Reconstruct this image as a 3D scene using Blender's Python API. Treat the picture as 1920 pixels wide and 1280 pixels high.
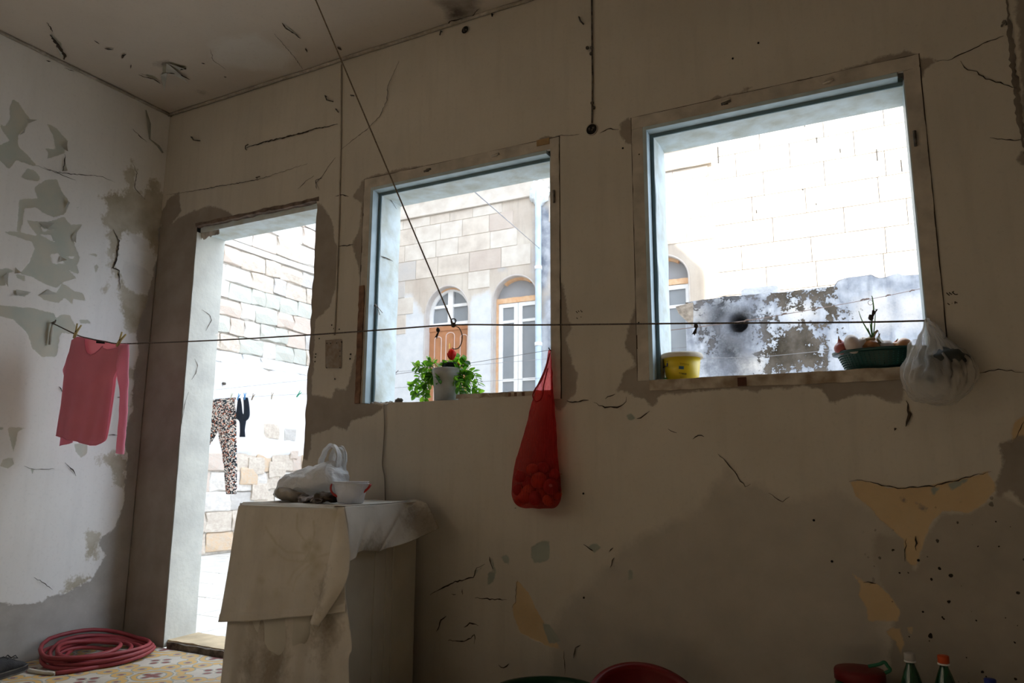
import bpy, bmesh, math, random
import numpy as np
from mathutils import Vector, Matrix, Euler, noise as mnoise
R = random.Random(7)
for o in list(bpy.data.objects): bpy.data.objects.remove(o)
SC = bpy.context.scene
COL = SC.collection
PI = math.pi

# ------------------------------------------------------------------ camera
F_PX, PITCH, YAW, ROLL = 1373.25273, 0.173172044, 0.481577451, 0.00480608393
CX, CY, CZ = 4.11874465, -2.9646997, 1.0
_cy, _sy, _cp, _sp = math.cos(YAW), math.sin(YAW), math.cos(PITCH), math.sin(PITCH)
C_F = Vector((-_sy * _cp, _cy * _cp, _sp))
_r = Vector((_cy, _sy, 0)); _u = _r.cross(C_F)
_c, _s = math.cos(ROLL), math.sin(ROLL)
C_R = _r * _c + _u * _s
C_U = _u * _c - _r * _s
cam = bpy.data.cameras.new('camera'); camo = bpy.data.objects.new('camera', cam); COL.objects.link(camo)
M = Matrix((C_R, C_U, -C_F)).transposed().to_4x4(); M.translation = Vector((CX, CY, CZ))
camo.matrix_world = M
cam.sensor_width = 36; cam.lens = F_PX / 1920 * 36; cam.clip_start = 0.05; cam.clip_end = 200
cam.dof.use_dof = True; cam.dof.focus_distance = 3.3; cam.dof.aperture_fstop = 5.6
SC.camera = camo

# ------------------------------------------------------------------ world, sun, exposure
SC.view_settings.view_transform = 'Standard'; SC.view_settings.look = 'None'
SC.view_settings.gamma = 1; SC.view_settings.use_curve_mapping = False
SC.view_settings.exposure = -0.08
SKY_STRENGTH, SUN_STRENGTH = 5.0, 18.0
W = bpy.data.worlds.new('sky'); SC.world = W; W.use_nodes = True
nt = W.node_tree; nt.nodes.clear()
wo = nt.nodes.new('ShaderNodeOutputWorld'); bg = nt.nodes.new('ShaderNodeBackground')
bg.inputs[0].default_value = (0.74, 0.85, 1.0, 1); bg.inputs[1].default_value = SKY_STRENGTH
nt.links.new(bg.outputs[0], wo.inputs[0])
sl = bpy.data.lights.new('sun', 'SUN'); sl.energy = SUN_STRENGTH; sl.angle = math.radians(0.6); sl.color = (1.0, 0.93, 0.82)
so = bpy.data.objects.new('sun', sl); COL.objects.link(so)
so.location = (0, -5, 15)
so.rotation_euler = Vector((0.52, 0.60, -0.56)).to_track_quat('-Z', 'Y').to_euler()

# ------------------------------------------------------------------ helpers
def px(x, y, ax, val):
    """photograph pixel (1920x1280) -> point on the world plane axis=val"""
    d = C_F * F_PX + C_R * (x - 960) - C_U * (y - 640)
    o = (CX, CY, CZ)
    t = (val - o[ax]) / d[ax]
    return Vector((CX + d.x * t, CY + d.y * t, CZ + d.z * t))

def lin(r, g, b):
    f = lambda c: (c / 255 / 12.92) if c / 255 <= 0.04045 else ((c / 255 + 0.055) / 1.055) ** 2.4
    return (f(r), f(g), f(b), 1)

class MB:
    def __init__(s): s.v = []; s.f = []; s.m = []; s.smooth = []
    def add(s, verts, faces, mi=0, smooth=False):
        b = len(s.v); s.v += [tuple(v) for v in verts]
        for f in faces: s.f.append(tuple(i + b for i in f)); s.m.append(mi); s.smooth.append(smooth)
        return b
    def box(s, x0, x1, y0, y1, z0, z1, mi=0, bev=0):
        if bev <= 0:
            s.add([(x0, y0, z0), (x1, y0, z0), (x1, y1, z0), (x0, y1, z0), (x0, y0, z1), (x1, y0, z1), (x1, y1, z1), (x0, y1, z1)],
                  [(0, 3, 2, 1), (4, 5, 6, 7), (0, 1, 5, 4), (1, 2, 6, 5), (2, 3, 7, 6), (3, 0, 4, 7)], mi)
        else:
            bm = bmesh.new(); bmesh.ops.create_cube(bm, size=1)
            for v in bm.verts: v.co = Vector((x0 + (v.co.x + .5) * (x1 - x0), y0 + (v.co.y + .5) * (y1 - y0), z0 + (v.co.z + .5) * (z1 - z0)))
            bmesh.ops.bevel(bm, geom=bm.edges[:], offset=bev, segments=2, affect='EDGES', profile=.6)
            bm.verts.index_update(); s.add([v.co[:] for v in bm.verts], [[v.index for v in f.verts] for f in bm.faces], mi); bm.free()
        return s
    def tube(s, pts, r, n=8, mi=0, caps=True, squash=1.0):
        pts = [Vector(p) for p in pts]; k = len(pts); rr = r if hasattr(r, '__len__') else [r] * k
        t0 = (pts[1] - pts[0]).normalized(); up = Vector((0, 0, 1)) if abs(t0.z) < .9 else Vector((1, 0, 0))
        nrm = t0.cross(up).normalized(); vs = []
        for i, p in enumerate(pts):
            t = (pts[min(i + 1, k - 1)] - pts[max(i - 1, 0)])
            if t.length < 1e-9: t = t0
            t.normalize(); nrm = (nrm - t * nrm.dot(t))
            if nrm.length < 1e-6: nrm = t.orthogonal()
            nrm.normalize(); b = t.cross(nrm)
            for j in range(n):
                a = 2 * PI * j / n; vs.append(p + (nrm * math.cos(a) * rr[i] + b * math.sin(a) * rr[i] * squash))
        fs = [(i * n + j, i * n + (j + 1) % n, (i + 1) * n + (j + 1) % n, (i + 1) * n + j) for i in range(k - 1) for j in range(n)]
        if caps: fs += [tuple(range(n - 1, -1, -1)), tuple((k - 1) * n + j for j in range(n))]
        s.add(vs, fs, mi, True); return s
    def lathe(s, prof, c=(0, 0, 0), n=32, mi=0, sx=1, sy=1, fn=None):
        vs = []
        for (r, z) in prof:
            for j in range(n):
                a = 2 * PI * j / n; q = [math.cos(a) * r * sx, math.sin(a) * r * sy, z]
                if fn: q = fn(q, a, r, z)
                vs.append((c[0] + q[0], c[1] + q[1], c[2] + q[2]))
        k = len(prof)
        fs = [(i * n + j, i * n + (j + 1) % n, (i + 1) * n + (j + 1) % n, (i + 1) * n + j) for i in range(k - 1) for j in range(n)]
        if prof[0][0] > 1e-4 and prof[0][0] < 0: pass
        s.add(vs, fs, mi, True)
        return s
    def grid(s, nu, nv, fn, mi=0, smooth=True):
        vs = [fn(i / nu, j / nv) for j in range(nv + 1) for i in range(nu + 1)]
        fs = [(j * (nu + 1) + i, j * (nu + 1) + i + 1, (j + 1) * (nu + 1) + i + 1, (j + 1) * (nu + 1) + i) for j in range(nv) for i in range(nu)]
        s.add(vs, fs, mi, smooth); return s
    def ball(s, c, r, n=16, m=10, mi=0, fn=None, sz=1.0):
        vs = []; 
        for i in range(m + 1):
            th = PI * i / m
            for j in range(n):
                a = 2 * PI * j / n; d = Vector((math.sin(th) * math.cos(a), math.sin(th) * math.sin(a), math.cos(th) * sz))
                p = d * r
                if fn: p = fn(p, d)
                vs.append(Vector(c) + p)
        fs = [(i * n + j, (i + 1) * n + j, (i + 1) * n + (j + 1) % n, i * n + (j + 1) % n) for i in range(m) for j in range(n)]
        s.add(vs, fs, mi, True); return s

WLOC = {}
def obj(name, mb, mats, parent=None, origin=None, merge=False):
    if not isinstance(mats, (list, tuple)): mats = [mats]
    me = bpy.data.meshes.new(name)
    po = WLOC.get(parent.name, Vector()) if parent else Vector()
    og = Vector(origin) if origin is not None else (po if parent else Vector())
    me.from_pydata([(v[0] - og.x, v[1] - og.y, v[2] - og.z) for v in mb.v], [], mb.f)
    for m in mats: me.materials.append(m)
    me.polygons.foreach_set('material_index', mb.m); me.polygons.foreach_set('use_smooth', mb.smooth)
    if merge:
        bm = bmesh.new(); bm.from_mesh(me); bmesh.ops.remove_doubles(bm, verts=bm.verts, dist=1e-5); bmesh.ops.recalc_face_normals(bm, faces=bm.faces); bm.to_mesh(me); bm.free()
    me.update()
    o = bpy.data.objects.new(name, me); COL.objects.link(o)
    if parent: o.parent = parent; o.location = og - po
    else: o.location = og
    WLOC[o.name] = og
    return o
def empty(name, loc=(0, 0, 0)):
    o = bpy.data.objects.new(name, None); o.empty_display_size = .05; COL.objects.link(o); o.location = loc; WLOC[o.name] = Vector(loc); return o
def tag(o, label, cat, group=None):
    o['label'] = label; o['category'] = cat
    if group: o['group'] = group
    return o
def thing(name, label, cat, loc=(0, 0, 0), group=None): return tag(empty(name, loc), label, cat, group)
def struct(o): o['kind'] = 'structure'; return o
def stuff(o): o['kind'] = 'stuff'; return o
def lab(o, l): o['label'] = l; return o

# ------------------------------------------------------------------ materials
def mat(name, col, rough=.8, spec=.3, metal=0, var=.12, scale=8, bump=.15, bscale=40, alpha=1, trans=0, sub=None, extra=None, coat=0):
    m = bpy.data.materials.new(name); m.use_nodes = True; n = m.node_tree; b = n.nodes['Principled BSDF']
    b.inputs['Roughness'].default_value = rough; b.inputs['Metallic'].default_value = metal
    b.inputs['Specular IOR Level'].default_value = spec; b.inputs['Coat Weight'].default_value = coat
    tc = n.nodes.new('ShaderNodeTexCoord')
    no = n.nodes.new('ShaderNodeTexNoise'); no.inputs['Scale'].default_value = scale; no.inputs['Detail'].default_value = 6
    n.links.new(tc.outputs['Object'], no.inputs['Vector'])
    mx = n.nodes.new('ShaderNodeMix'); mx.data_type = 'RGBA'
    c2 = extra if extra else tuple(c * (1 - var * 2) for c in col[:3]) + (1,)
    mx.inputs['A'].default_value = tuple(min(1, c * (1 + var * .5)) for c in col[:3]) + (1,); mx.inputs['B'].default_value = c2
    rp = n.nodes.new('ShaderNodeMapRange'); rp.inputs[1].default_value = .35; rp.inputs[2].default_value = .68
    n.links.new(no.outputs[0], rp.inputs[0]); n.links.new(rp.outputs[0], mx.inputs['Factor'])
    n.links.new(mx.outputs['Result'], b.inputs['Base Color'])
    if bump:
        nb = n.nodes.new('ShaderNodeTexNoise'); nb.inputs['Scale'].default_value = bscale; nb.inputs['Detail'].default_value = 4
        n.links.new(tc.outputs['Object'], nb.inputs['Vector'])
        bp = n.nodes.new('ShaderNodeBump'); bp.inputs['Strength'].default_value = bump; bp.inputs['Distance'].default_value = .01
        n.links.new(nb.outputs[0], bp.inputs['Height']); n.links.new(bp.outputs[0], b.inputs['Normal'])
    if trans: b.inputs['Transmission Weight'].default_value = trans
    if alpha < 1: b.inputs['Alpha'].default_value = alpha
    if sub:
        tr = n.nodes.new('ShaderNodeBsdfTranslucent'); tr.inputs[0].default_value = col if sub is True else sub[1]
        ms = n.nodes.new('ShaderNodeMixShader'); ms.inputs[0].default_value = .45 if sub is True else sub[0]
        out = n.nodes['Material Output']
        n.links.new(b.outputs[0], ms.inputs[1]); n.links.new(tr.outputs[0], ms.inputs[2]); n.links.new(ms.outputs[0], out.inputs[0])
    return m

def layered(name, base, base2, layers, speck=None, streak=.25, bump=.35, rough=.9, hbase=3.0, mottle=1.6):
    """paint over plaster: each layer = (attribute, colour a, colour b, edge noise amplitude, softness, height)"""
    m = bpy.data.materials.new(name); m.use_nodes = True; n = m.node_tree; N = n.nodes; L = n.links; b = N['Principled BSDF']
    b.inputs['Roughness'].default_value = rough; b.inputs['Specular IOR Level'].default_value = .2
    tc = N.new('ShaderNodeTexCoord'); OB = tc.outputs['Object']
    def noise(scale, det=5, vec=OB, rough_=.55, dist=0):
        t = N.new('ShaderNodeTexNoise'); t.inputs['Scale'].default_value = scale; t.inputs['Detail'].default_value = det; t.inputs['Roughness'].default_value = rough_; t.inputs['Distortion'].default_value = dist
        L.new(vec, t.inputs['Vector']); return t.outputs[0]
    def mr(x, a, c, o0=0, o1=1):
        r = N.new('ShaderNodeMapRange'); r.inputs[1].default_value = a; r.inputs[2].default_value = c; r.inputs[3].default_value = o0; r.inputs[4].default_value = o1
        L.new(x, r.inputs[0]); return r.outputs[0]
    def mth(op, a, c):
        t = N.new('ShaderNodeMath'); t.operation = op
        for i, q in enumerate((a, c)):
            if isinstance(q, (int, float)): t.inputs[i].default_value = q
            else: L.new(q, t.inputs[i])
        return t.outputs[0]
    def mix(f, a, c):
        t = N.new('ShaderNodeMix'); t.data_type = 'RGBA'
        if isinstance(f, (int, float)): t.inputs['Factor'].default_value = f
        else: L.new(f, t.inputs['Factor'])
        for k, q in (('A', a), ('B', c)):
            if isinstance(q, tuple): t.inputs[k].default_value = q
            else: L.new(q, t.inputs[k])
        return t.outputs['Result']
    mp = N.new('ShaderNodeMapping'); mp.inputs['Scale'].default_value = (6, 6, .7); L.new(OB, mp.inputs[0])
    col = mix(mr(noise(mottle, 6), .35, .68), base, base2)
    st = mr(noise(3, 5, mp.outputs[0]), .5, .75)
    col = mix(mth('MULTIPLY', st, streak), col, tuple(c * .72 for c in base2[:3]) + (1,))
    fine = noise(60, 4)
    edge = noise(14, 8, rough_=.62); edge2 = noise(70, 3)
    h = mth('MULTIPLY', noise(9, 5), .25)
    h = mth('ADD', h, mth('MULTIPLY', fine, .12))
    for (att, ca, cb, amp, soft, hh) in layers:
        a = N.new('ShaderNodeAttribute'); a.attribute_name = att
        e = mth('MULTIPLY', mth('SUBTRACT', mth('ADD', mth('MULTIPLY', edge, .75), mth('MULTIPLY', edge2, .25)), .5), amp * 2)
        f = mr(mth('ADD', a.outputs['Fac'], e), -soft, soft)
        lc = mix(mr(noise(7, 6), .35, .65), ca, cb)
        col = mix(f, col, lc); h = mth('ADD', h, mth('MULTIPLY', f, hh))
    if speck:
        a = N.new('ShaderNodeAttribute'); a.attribute_name = speck
        v = N.new('ShaderNodeTexVoronoi'); v.inputs['Scale'].default_value = 34; L.new(OB, v.inputs['Vector'])
        sp = mth('LESS_THAN', v.outputs['Distance'], mth('MULTIPLY', mr(noise(25, 2), .45, .7), .33))
        sp = mth('MULTIPLY', sp, mr(a.outputs['Fac'], -.05, .05))
        col = mix(sp, col, lin(40, 34, 28)); h = mth('SUBTRACT', h, mth('MULTIPLY', sp, .5))
    col = mix(mr(fine, .55, .8, 0, .25), col, tuple(c * .7 for c in base2[:3]) + (1,))
    L.new(col, b.inputs['Base Color'])
    bp = N.new('ShaderNodeBump'); bp.inputs['Strength'].default_value = bump; bp.inputs['Distance'].default_value = .004
    L.new(h, bp.inputs['Height']); L.new(bp.outputs[0], b.inputs['Normal'])
    return m

# ------------------------------------------------------------------ polygon fields on walls
def P(ox, oy, sc, pts): return [(ox + x * sc, oy + y * sc) for x, y in pts]
Z1 = 1 / 2.9766
def proj_poly(pts, ax, val, keep):
    out = []
    for (x, y) in pts:
        p = px(x, y, ax, val); out.append((p[keep[0]], p[keep[1]]))
    return out
def sdf(U, V, poly):
    n = len(poly); d = np.full(U.shape, 1e9); ins = np.zeros(U.shape, bool)
    for i in range(n):
        ax, ay = poly[i]; bx, by = poly[(i + 1) % n]; ex, ey = bx - ax, by - ay; L2 = ex * ex + ey * ey + 1e-12
        t = np.clip(((U - ax) * ex + (V - ay) * ey) / L2, 0, 1)
        d = np.minimum(d, (U - ax - t * ex) ** 2 + (V - ay - t * ey) ** 2)
        c = ((ay > V) != (by > V)); 
        with np.errstate(divide='ignore', invalid='ignore'): xx = ax + (V - ay) * ex / (ey if abs(ey) > 1e-12 else 1e-12)
        ins ^= c & (U < xx)
    return np.where(ins, 1, -1) * np.sqrt(d)

def sheet(name, us, vs, place, attrs, m, holes=(), relief=None, parent=None, jag=None, flip=False):
    """dense sheet with openings; attrs: name -> list of (sign, polygon) in (u, v)"""
    us = np.array(us); vs = np.array(vs); nu, nv = len(us), len(vs)
    U, V = np.meshgrid(us, vs); U = U.ravel(); V = V.ravel()
    F = {}
    for k, polys in attrs.items():
        a = np.full(U.shape, -.2)
        for sg, p in polys:
            s = np.clip(sdf(U, V, p), -.2, .2)
            a = np.maximum(a, s) if sg > 0 else np.minimum(a, -s)
        F[k] = a
    D = relief(U, V, F) if relief else np.zeros(U.shape)
    U2, V2 = (jag(U, V) if jag else (U, V))
    co = place(U2, V2, D)
    i, j = np.meshgrid(np.arange(nu - 1), np.arange(nv - 1)); i = i.ravel(); j = j.ravel()
    uc = (us[i] + us[i + 1]) / 2; vc = (vs[j] + vs[j + 1]) / 2
    keep = np.ones(len(i), bool)
    for (a, b, c, d) in holes: keep &= ~((uc > a) & (uc < b) & (vc > c) & (vc < d))
    i = i[keep]; j = j[keep]
    q = np.stack([j * nu + i, j * nu + i + 1, (j + 1) * nu + i + 1, (j + 1) * nu + i], 1)
    if flip: q = q[:, ::-1]
    me = bpy.data.meshes.new(name); nf = len(q)
    me.vertices.add(len(co)); me.vertices.foreach_set('co', co.astype(np.float32).ravel())
    me.loops.add(nf * 4); me.loops.foreach_set('vertex_index', q.astype(np.int32).ravel())
    me.polygons.add(nf); me.polygons.foreach_set('loop_start', (np.arange(nf) * 4).astype(np.int32))
    me.polygons.foreach_set('use_smooth', np.ones(nf, bool))
    me.update(calc_edges=True)
    for k, a in F.items(): me.attributes.new(k, 'FLOAT', 'POINT').data.foreach_set('value', a.astype(np.float32))
    me.materials.append(m)
    o = bpy.data.objects.new(name, me); COL.objects.link(o); WLOC[o.name] = Vector()
    if parent: o.parent = parent
    return o
def cuts(a, b, step, marks=()):
    s = set(np.round(np.arange(a, b + step / 2, step), 5)); s = {x for x in s if all(abs(x - k) > step * .45 for k in marks)} | set(marks) | {a, b}
    return sorted(x for x in s if a <= x <= b)
def wob(U, V, s, seed=0):
    """cheap smooth numpy noise"""
    r = np.random.RandomState(seed); o = np.zeros(U.shape)
    for k in range(7):
        a = r.rand() * 6.28; f = s * (0.6 + 1.6 * r.rand()); o += np.sin((U * math.cos(a) + V * math.sin(a)) * f + r.rand() * 6.28 + .8 * np.sin(f * .6 * V + k)) / 7
    return o

# room dimensions
RX, RY, CH = 5.3, -4.9, 3.31
DOOR = (0.35, 1.34, 0.0, 2.50)
WIN1 = (1.71, 2.77, 1.33, 2.49)
WIN2 = (3.22, 4.245, 1.37, 2.50)
T = .22

# ================================================================== STRUCTURE
BARE_A, BARE_B = (0.262, 0.226, 0.19, 1), (0.32, 0.282, 0.24, 1)
PAINT_A, PAINT_B = (0.575, 0.535, 0.465, 1), (0.495, 0.46, 0.395, 1)
m_wallw = layered('window_wall_paint', PAINT_A, PAINT_B, [
    ('worn', (0.46, 0.425, 0.37, 1), (0.41, 0.38, 0.33, 1), .05, .02, -.2),
    ('cement', (0.34, 0.31, 0.265, 1), (0.40, 0.36, 0.305, 1), .035, .008, -.4),
    ('yellow', (0.56, 0.41, 0.235, 1), (0.60, 0.46, 0.28, 1), .02, .003, -.5),
    ('teal', (0.27, 0.31, 0.27, 1), (0.35, 0.37, 0.32, 1), .015, .003, -.5),
    ('bare', BARE_A, BARE_B, .035, .005, -.9),
    ('grime', (0.07, 0.06, 0.05, 1), (0.17, 0.15, 0.13, 1), .03, .012, 0)], speck='cement')
m_walll = layered('left_wall_paint', (0.84, 0.83, 0.81, 1), (0.76, 0.75, 0.73, 1), [
    ('teal', (0.46, 0.50, 0.45, 1), (0.56, 0.54, 0.46, 1), .016, .002, -1.0),
    ('mold', (0.40, 0.355, 0.265, 1), (0.58, 0.55, 0.47, 1), .12, .015, -.5),
    ('white', (0.78, 0.77, 0.75, 1), (0.68, 0.67, 0.65, 1), .05, .004, .2),
    ('bare', (0.37, 0.35, 0.32, 1), (0.44, 0.42, 0.39, 1), .04, .004, -.9)], streak=.15)
m_ceil = layered('ceiling_paint', (0.56, 0.505, 0.44, 1), (0.50, 0.45, 0.39, 1), [
    ('grey', (0.60, 0.57, 0.53, 1), (0.58, 0.55, 0.5, 1), .06, .03, 0),
    ('teal', (0.40, 0.37, 0.27, 1), (0.33, 0.32, 0.25, 1), .012, .003, -1),
    ('mold', (0.12, 0.10, 0.085, 1), (0.34, 0.30, 0.26, 1), .07, .03, -.3)], streak=0)
m_plain = mat('room_plaster', (0.62, 0.55, 0.46, 1), var=.15, scale=3)
m_outw = mat('outer_wall_plaster', (0.72, 0.68, 0.62, 1), var=.1, scale=3)

def WP(pts): return proj_poly(pts, 1, 0, (0, 2))
def LP(pts): return proj_poly(pts, 0, 0, (1, 2))
z4 = lambda p: WP(P(640, 0, Z1, p)); z5 = lambda p: WP(P(640, 420, Z1, p)); z6 = lambda p: WP(P(640, 850, Z1, p))
z7 = lambda p: WP(P(1280, 0, Z1, p)); z8 = lambda p: WP(P(1280, 420, Z1, p)); z9 = lambda p: WP(P(1280, 850, Z1, p))
zc = lambda p: WP(P(560, 330, .4138, p))
def circ(x, y, r, n=14): return [(x + r * math.cos(2 * PI * i / n), y + r * math.sin(2 * PI * i / n)) for i in range(n)]
bare = [
    (1, WP([(180, 1300), (180, 900), (290, 430), (318, 422), (336, 408), (363, 394), (396, 386), (418, 392), (437, 401), (420, 425), (385, 430), (380, 1230)])),
    (1, WP([(318, 370), (335, 360), (340, 395), (325, 415), (316, 440), (306, 480), (300, 400)])),
    (1, zc([(97, 130), (125, 150), (150, 200), (165, 300), (180, 330), (178, 440), (160, 520), (140, 590), (100, 630), (75, 650), (55, 640), (60, 400), (85, 120)])),
    (1, zc([(50, 640), (75, 640), (58, 990), (150, 1005), (165, 960), (215, 970), (240, 880), (265, 780), (275, 640), (285, 480), (270, 410), (250, 330), (245, 300), (275, 240), (285, 120), (240, 90), (300, 30), (400, 0), (480, -10), (480, 20), (330, 50), (330, 150), (330, 1030), (390, 1045), (330, 1090), (240, 1110), (220, 1150), (160, 1130), (140, 1150), (60, 1170), (40, 1290), (10, 1290)])),
    (1, z4([(100, 1050), (110, 1010), (200, 970), (280, 950), (370, 932), (440, 930), (500, 925), (510, 965), (165, 1050), (150, 1080)])),
    (1, z5([(1195, 280), (1225, 300), (1250, 380), (1262, 480), (1285, 580), (1250, 640), (1285, 750), (1320, 850), (1310, 940), (1240, 1010), (1220, 1040), (1170, 1000), (1150, 960), (1190, 930)])),
    (1, z5([(1650, 390), (1672, 400), (1710, 870), (1905, 880), (2300, 860), (2300, 890), (1905, 945), (1780, 955), (1740, 1010), (1650, 960), (1540, 930), (1570, 830), (1640, 790), (1588, 680), (1612, 560)])),
    (1, z7([(610, 475), (640, 455), (850, 408), (1000, 355), (1200, 300), (1245, 278), (1310, 310), (1410, 345), (1370, 372), (1340, 430), (1300, 420), (1250, 395), (900, 420)])),
    (1, z7([(220, 560), (250, 525), (370, 512), (382, 535), (300, 568)])), (1, z7([(155, 555), (200, 530), (240, 570), (170, 582)])), (1, z7([(340, 488), (370, 482), (392, 492), (350, 502)])),
    (1, z4([(1555, 690), (1600, 655), (1640, 690), (1630, 810), (1590, 800), (1560, 740)])),
    (1, z4([(1100, 775), (1140, 762), (1200, 768), (1200, 810), (1165, 820), (1110, 800)])),
    (1, z8([(-60, 880), (200, 895), (400, 870), (620, 850), (900, 840), (1250, 840), (1230, 980), (1180, 990), (1000, 950), (850, 1000), (820, 990), (780, 920), (690, 900), (600, 910), (420, 935), (210, 908), (100, 930), (-60, 900)])),
    (1, z9([(1770, -60), (1905, -100), (1960, 0), (1960, 320), (1905, 300), (1830, 215), (1765, 230), (1750, 190), (1790, 60)])),
    (1, WP([(1915, 285), (1908, 300), (1916, 308), (1950, 312), (1950, 280)])),
    (1, WP([(1885, -60), (1905, 0), (1914, 100), (1925, 250), (1950, 250), (1950, -60)])),
    (1, z9([(1220, 245), (1250, 245), (1250, 270), (1225, 270)])), (1, z9([(1295, 270), (1320, 272), (1360, 300), (1355, 328), (1310, 305)])),
    (-1, z5([(1330, 600), (1350, 640), (1370, 700), (1340, 690)]))]
cement = [(1, z9([(1440, 330), (1600, 335), (1760, 230), (1960, 320), (1960, 1500), (1050, 1500), (1150, 1200), (1180, 900), (1120, 760), (1060, 540), (1080, 440), (1240, 480), (1300, 640), (1350, 470)]))]
yellow = [(1, z9([(930, 155), (1000, 152), (1200, 198), (1400, 180), (1500, 150), (1700, 105), (1750, 190), (1700, 270), (1600, 330), (1450, 320), (1390, 390), (1350, 470), (1320, 560), (1300, 640), (1245, 600), (1235, 480), (1110, 370), (1050, 300), (960, 240)])),
          (1, z9([(945, 665), (1010, 720), (1080, 730), (1150, 780), (1210, 880), (1205, 935), (1140, 930), (1040, 935), (1020, 850), (985, 790), (1000, 730)])),
          (1, z9([(1130, 1000), (1165, 970), (1210, 980), (1240, 1060), (1215, 1115), (1190, 1050)])), (1, z9([(1250, 965), (1290, 965), (1285, 1005), (1258, 1000)])),
          (1, z6([(978, 708), (1040, 770), (1075, 850), (1110, 900), (1160, 1000), (1240, 1105), (1200, 1090), (1100, 1050), (1000, 1000), (958, 900), (955, 850), (975, 830)])),
          (1, WP([(1900, 790), (1925, 775), (1940, 850), (1912, 850), (1895, 840)]))]
teal = [(1, z6([(1060, 525), (1090, 500), (1130, 485), (1162, 490), (1162, 590), (1110, 610), (1075, 610), (1062, 570)])),
        (1, z6([(888, 572), (920, 566), (935, 580), (935, 620), (905, 605)])), (1, z6([(820, 662), (862, 660), (850, 720), (815, 735)])),
        (1, z6([(832, 585), (845, 590), (862, 650), (845, 650)])), (1, z6([(740, 660), (800, 625), (760, 655), (742, 690)])),
        (1, z6([(1370, 510), (1420, 500), (1448, 525), (1410, 552)])), (1, z6([(1600, 640), (1630, 650), (1625, 700), (1605, 705)])),
        (1, z6([(1120, 940), (1160, 960), (1225, 1050), (1160, 1060)])), (1, z9([(1380, 185), (1430, 190), (1400, 240)])), (1, z9([(1480, 170), (1600, 135), (1580, 160), (1500, 205)])),
        (1, WP(P(1000, 640, .1823, [(960, 770), (1000, 738), (1050, 780), (1040, 800), (975, 810)])))]
worn = [(1, z9([(260, 60), (300, 140), (350, 185), (430, 170), (500, 230), (640, 270), (850, 200), (1000, 280), (1100, 370), (1230, 470), (1240, 600), (1100, 760), (1150, 1500), (-800, 1500), (-700, 900), (-300, 500), (100, 300)]))]
grime = [(1, WP(circ(628, 668, 1, 3)))]
def clean(x): return x
sh_us = cuts(0, RX, .0095, (DOOR[0], DOOR[1], WIN1[0], WIN1[1], WIN2[0], WIN2[1], 1.42, 1.55))
sh_vs = cuts(0, CH, .0095, (DOOR[3], WIN1[2], WIN1[3], WIN2[2], WIN2[3]))
def relief_w(U, V, F):
    d = .004 * wob(U, V, 2.5, 1) + .0012 * wob(U, V, 14, 2)
    return d - .002 * np.clip(F['bare'] / .01, 0, 1) - .0012 * np.clip(F['yellow'] / .006, 0, 1)
def place_w(U, V, D):
    hold = np.ones(U.shape)
    return np.stack([U, -D, V], 1)
def jag_w(U, V):
    U = U.copy(); V = V.copy()
    m1 = (np.abs(U - DOOR[1]) < .03) & (V < DOOR[3] + .01)
    n = wob(V * 1.0, V * .3, 9, 5) + .8 * wob(V, V * .2, 34, 6)
    U[m1] += np.where(np.abs(U[m1] - DOOR[1]) < .003, -.012 + .011 * n[m1], 0)
    m2 = (np.abs(V - WIN1[2]) < .003) & (U > WIN1[0] + .01) & (U < WIN1[1] - .01)
    V[m2] += .006 * wob(U, U * .3, 15, 8)[m2] - .002 + .018 * np.clip((U[m2] - 2.28) / .06, 0, 1)
    m3 = (np.abs(U - DOOR[0]) < .003) & (V < DOOR[3] - .1)
    U[m3] += .004 * wob(V, V * .2, 12, 9)[m3]
    return U, V
wall_back = struct(sheet('wall_back', sh_us, sh_vs, place_w, {'bare': bare, 'worn': worn, 'cement': cement, 'yellow': yellow, 'teal': teal, 'grime': grime}, m_wallw,
    holes=[(DOOR[0], DOOR[1], -1, DOOR[3]), (WIN1[0], WIN1[1], WIN1[2], WIN1[3]), (WIN2[0], WIN2[1], WIN2[2], WIN2[3])], relief=relief_w, jag=jag_w))
# the outer face and mass of the same wall, raised by unseen storeys added to shade the courtyard
mb = MB()
yo = T
def outer(x0, x1, z0, z1): mb.box(x0, x1, yo - .02, yo, z0, z1)
outer(-.35, DOOR[0], 0, DOOR[3]); outer(DOOR[1], WIN1[0], 0, DOOR[3]); outer(WIN1[1], WIN2[0], 0, DOOR[3]); outer(WIN2[1], 9, 0, DOOR[3])
outer(WIN1[0], WIN1[1], 0, WIN1[2] - .02); outer(WIN2[0], WIN2[1], 0, WIN2[2] - .02); outer(WIN1[0], WIN1[1], WIN1[3], DOOR[3])
outer(-3.13, 9, DOOR[3], 8.0); outer(-3.13, -.35, 0, DOOR[3])
mb.box(-.35, .2, .012, T - .02, 0, 3.5); obj('outer_face', mb, m_outw, wall_back)
mb = MB(); mb.box(-3.13, 9, RY - .3, T - .03, 3.55, 3.6); obj('roof_slab', mb, m_plain, wall_back)

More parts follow.
